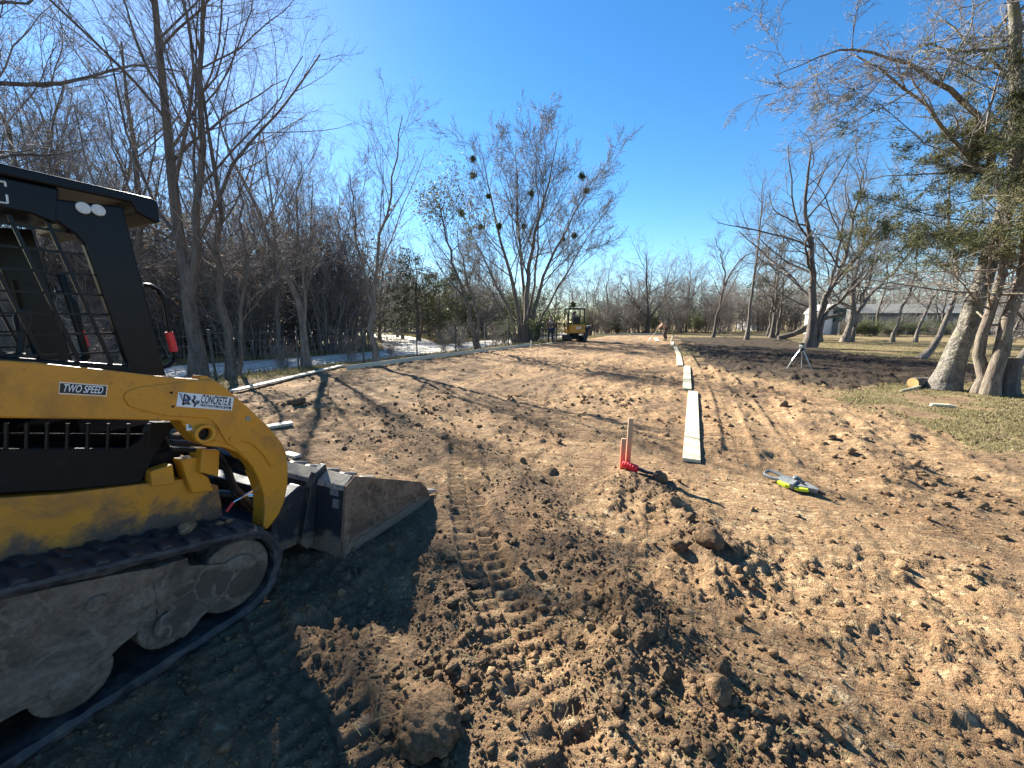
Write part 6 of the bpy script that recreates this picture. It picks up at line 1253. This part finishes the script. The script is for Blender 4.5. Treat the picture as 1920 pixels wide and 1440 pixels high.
for row, (y0, y1, u0, u1, n_, s0, s1) in enumerate([(16, 20, -80, 260, 9, .8, 1.3), (20, 26, -40, 720, 38, 1.1, 2.1), (27, 36, 20, 780, 48, 1.6, 3.0), (42, 60, 640, 990, 34, 1.4, 2.6), (42, 50, 1010, 1360, 20, .9, 1.5), (50, 60, 1000, 1500, 34, 1.3, 2.0), (56, 70, 1380, 2000, 24, 1.4, 2.2), (36, 41, 1585, 1830, 18, .4, .65), (24, 40, 1850, 2050, 8, .8, 1.2), (66, 80, 680, 800, 10, 2.0, 3.0)]):
    for i in range(n_):
        u = u0 + (u1 - u0) * (i + _r.random()) / n_; y = _r.uniform(y0, y1); x = at(u, y)
        if not clear_of_road(x, y, 3.4): continue
        s = _r.uniform(s0, s1); g = ['thicket shrubs behind the cab', 'thicket shrubs beside the lane', 'tall thicket in the woods', 'thicket at the lane bend', 'scrub beyond the pad', 'tall scrub in the far line', 'scrub near the barn', 'hedge before the house', 'scrub behind the stump', 'brush beyond the side lane'][row]
        lb = ['tangled leafless shrub at the lane behind the loader cab', 'tangled leafless shrub on the far side of the lane', 'tall tangled shrub deep in the woods across the lane', 'bare shrub where the side lane branches off', 'bare scrub bush just beyond the far form boards', 'tall bare scrub in the far tree line', 'bare scrub near the far pale barn', 'hedge shrub in front of the long grey house', 'bare shrub at the lawn end behind the stump', 'tall bare brush far beyond the side lane'][row]
        leafy = (row == 7 and i % 2) or (row in (4, 3) and i % 4 == 0)
        if leafy: place(SL, sl, 0, (x, y, gz_(x, y)), _r.uniform(0, 6), (s, s * .8), 'leafy ' + lb.replace('bare ', '').replace('leafless ', ''), 'leafy ' + g)
        else: place(SP, su, cnt % 3, (x, y, gz_(x, y)), _r.uniform(0, 6), (s, s * _r.uniform(.9, 1.2)), lb, g); cnt += 1
for u, y, s, lab in [(945, 25.5, .55, 'low leafy green shrub at the fence end below the many stemmed tree'), (1040, 30.5, .75, 'leafy green shrub behind the excavator canopy'), (1010, 29.5, .6, 'leafy shrub behind the worker in brown jacket')]:
    x = at(u, y); o = place(SL, sl, 0, (x, y, gz_(x, y)), _r.uniform(0, 6), (s, s), lab, None or 'single leafy shrubs by the fence'); del o['group']
# vine covered saplings along the fence
for i, (u, y, s) in enumerate([(530, 13.4, .35), (655, 15.2, .4), (735, 15.8, .35), (830, 17.5, .38), (865, 18.8, .42), (170, 9.6, .6), (80, 10.2, .7), (925, 21.5, .45)]):
    x = at(u, y); place(SP, su, cnt % 3, (x, y, gz_(x, y)), _r.uniform(0, 6), (s, s * 1.1), 'small bare shrub growing along the wire fence', 'small shrubs along the wire fence'); cnt += 1

# ------------------------------------------------------------------ grass
def grass_field(name, n, reg, hmin, hmax_, w, mat, label, seed, mask):
    rng = np.random.default_rng(seed); X = []; Y = []; tot = 0
    while tot < n:
        x, y = reg(rng, 60000); k = mask(x, y, rng); X.append(x[k]); Y.append(y[k]); tot += k.sum()
    x = np.concatenate(X)[:n]; y = np.concatenate(Y)[:n]; z = height(x, y) - .004; h = rng.uniform(hmin, hmax_, n); a = rng.uniform(0, 6.28, n); ln = rng.uniform(.1, .9, n) * h; b = rng.uniform(0, 6.28, n)
    ww = w * (1 + np.hypot(x, y) / 14)
    V = np.stack([np.column_stack([x + np.cos(a) * ww, y + np.sin(a) * ww, z]), np.column_stack([x - np.cos(a) * ww, y - np.sin(a) * ww, z]), np.column_stack([x + np.cos(b) * ln, y + np.sin(b) * ln, z + h])], 1).reshape(-1, 3)
    o = link(name, np_mesh(name, V, [np.arange(n * 3).reshape(-1, 3)]), mat); tag(o, label, 'grass', kind='stuff')
def off_soil(x, y, rng, thr=.0):
    clay, dark, black = zones(x, y); pt = fbm(x, y, .7, 3, 83); return (clay < rng.uniform(0, .9, len(x))) & (black < .5) & (pt > -.12 + thr + rng.uniform(-.3, .3, len(x)))
def reg_r(rng, n): r = np.exp(rng.uniform(math.log(4.2), math.log(40), n)); a = np.radians(rng.uniform(18, 60, n)); return np.sin(a) * r, np.cos(a) * r
grass_field('grass', 80000, reg_r, .012, .045, .004, M['grassg'], 'short patchy winter grass on the lawn round the big trees', 1, off_soil)
def reg_l(rng, n): s = rng.uniform(0, 45, n); y = s; xl = np.interp(y, LB_Y, LB_X); return xl - .25 - np.abs(rng.normal(0, 1.6, n)), y
def verge(x, y, rng): d = np.minimum(seg_dist(x, y, ROAD1)[0], seg_dist(x, y, ROAD2)[0]); return (d > 2.5) & (fbm(x, y, .9, 2, 44) > -.3 + rng.uniform(-.3, .3, len(x)))
grass_field('verge_grass', 30000, reg_l, .03, .15, .005, M['grass'], 'dry straw coloured grass on the verge under the fence', 2, verge)
def reg_v(rng, n): return rng.uniform(-30, 4, n), rng.uniform(12, 55, n)
def verge2(x, y, rng): d = np.minimum(seg_dist(x, y, ROAD1)[0], seg_dist(x, y, ROAD2)[0]); return (d > 2.45) & (d < 4.5) & (x < np.interp(y, LB_Y, LB_X) - 3)
grass_field('roadside_grass', 16000, reg_v, .08, .30, .008, M['grass'], 'dry grass along the far side of the lane', 3, verge2)
# leaf litter and chips in the lawn
rng = np.random.default_rng(4); lx, ly = reg_r(rng, 9000); k = off_soil(lx, ly, rng, -.3); lx, ly = lx[k], ly[k]; V, F = leaves(rng, np.column_stack([lx, ly, height(lx, ly) + .012]), 1, .002, .05, .018); link('leaf_litter', np_mesh('leaf_litter', V, [F]), M['deadleaf']); tag(bpy.data.objects['leaf_litter'], 'brown dead leaves scattered over the lawn', 'leaves', kind='stuff')

rng = np.random.default_rng(14); lx, ly = reg_r(rng, 2500); a_ = np.radians(rng.uniform(-30, 55, 800)); r_ = np.exp(rng.uniform(math.log(1.3), math.log(9), 800)); lx = np.concatenate([lx, np.sin(a_) * r_]); ly = np.concatenate([ly, np.cos(a_) * r_]); d = norm(np.column_stack([rng.normal(size=(len(lx), 2)), rng.normal(size=len(lx)) * .12])); L = rng.uniform(.02, .11, len(lx))[:, None]; c = np.column_stack([lx, ly, height(lx, ly) + .009]); w = norm(np.cross(d, [0, 0, 1.])) * .0014
V = np.stack([c - d * L / 2 - w, c - d * L / 2 + w, c + d * L / 2 + w, c + d * L / 2 - w], 1).reshape(-1, 3); o = link('straw', np_mesh('straw', V, [np.arange(len(V)).reshape(-1, 4)]), M['grass']); tag(o, 'stray bits of straw and root fibre on the soil', 'straw', kind='stuff')
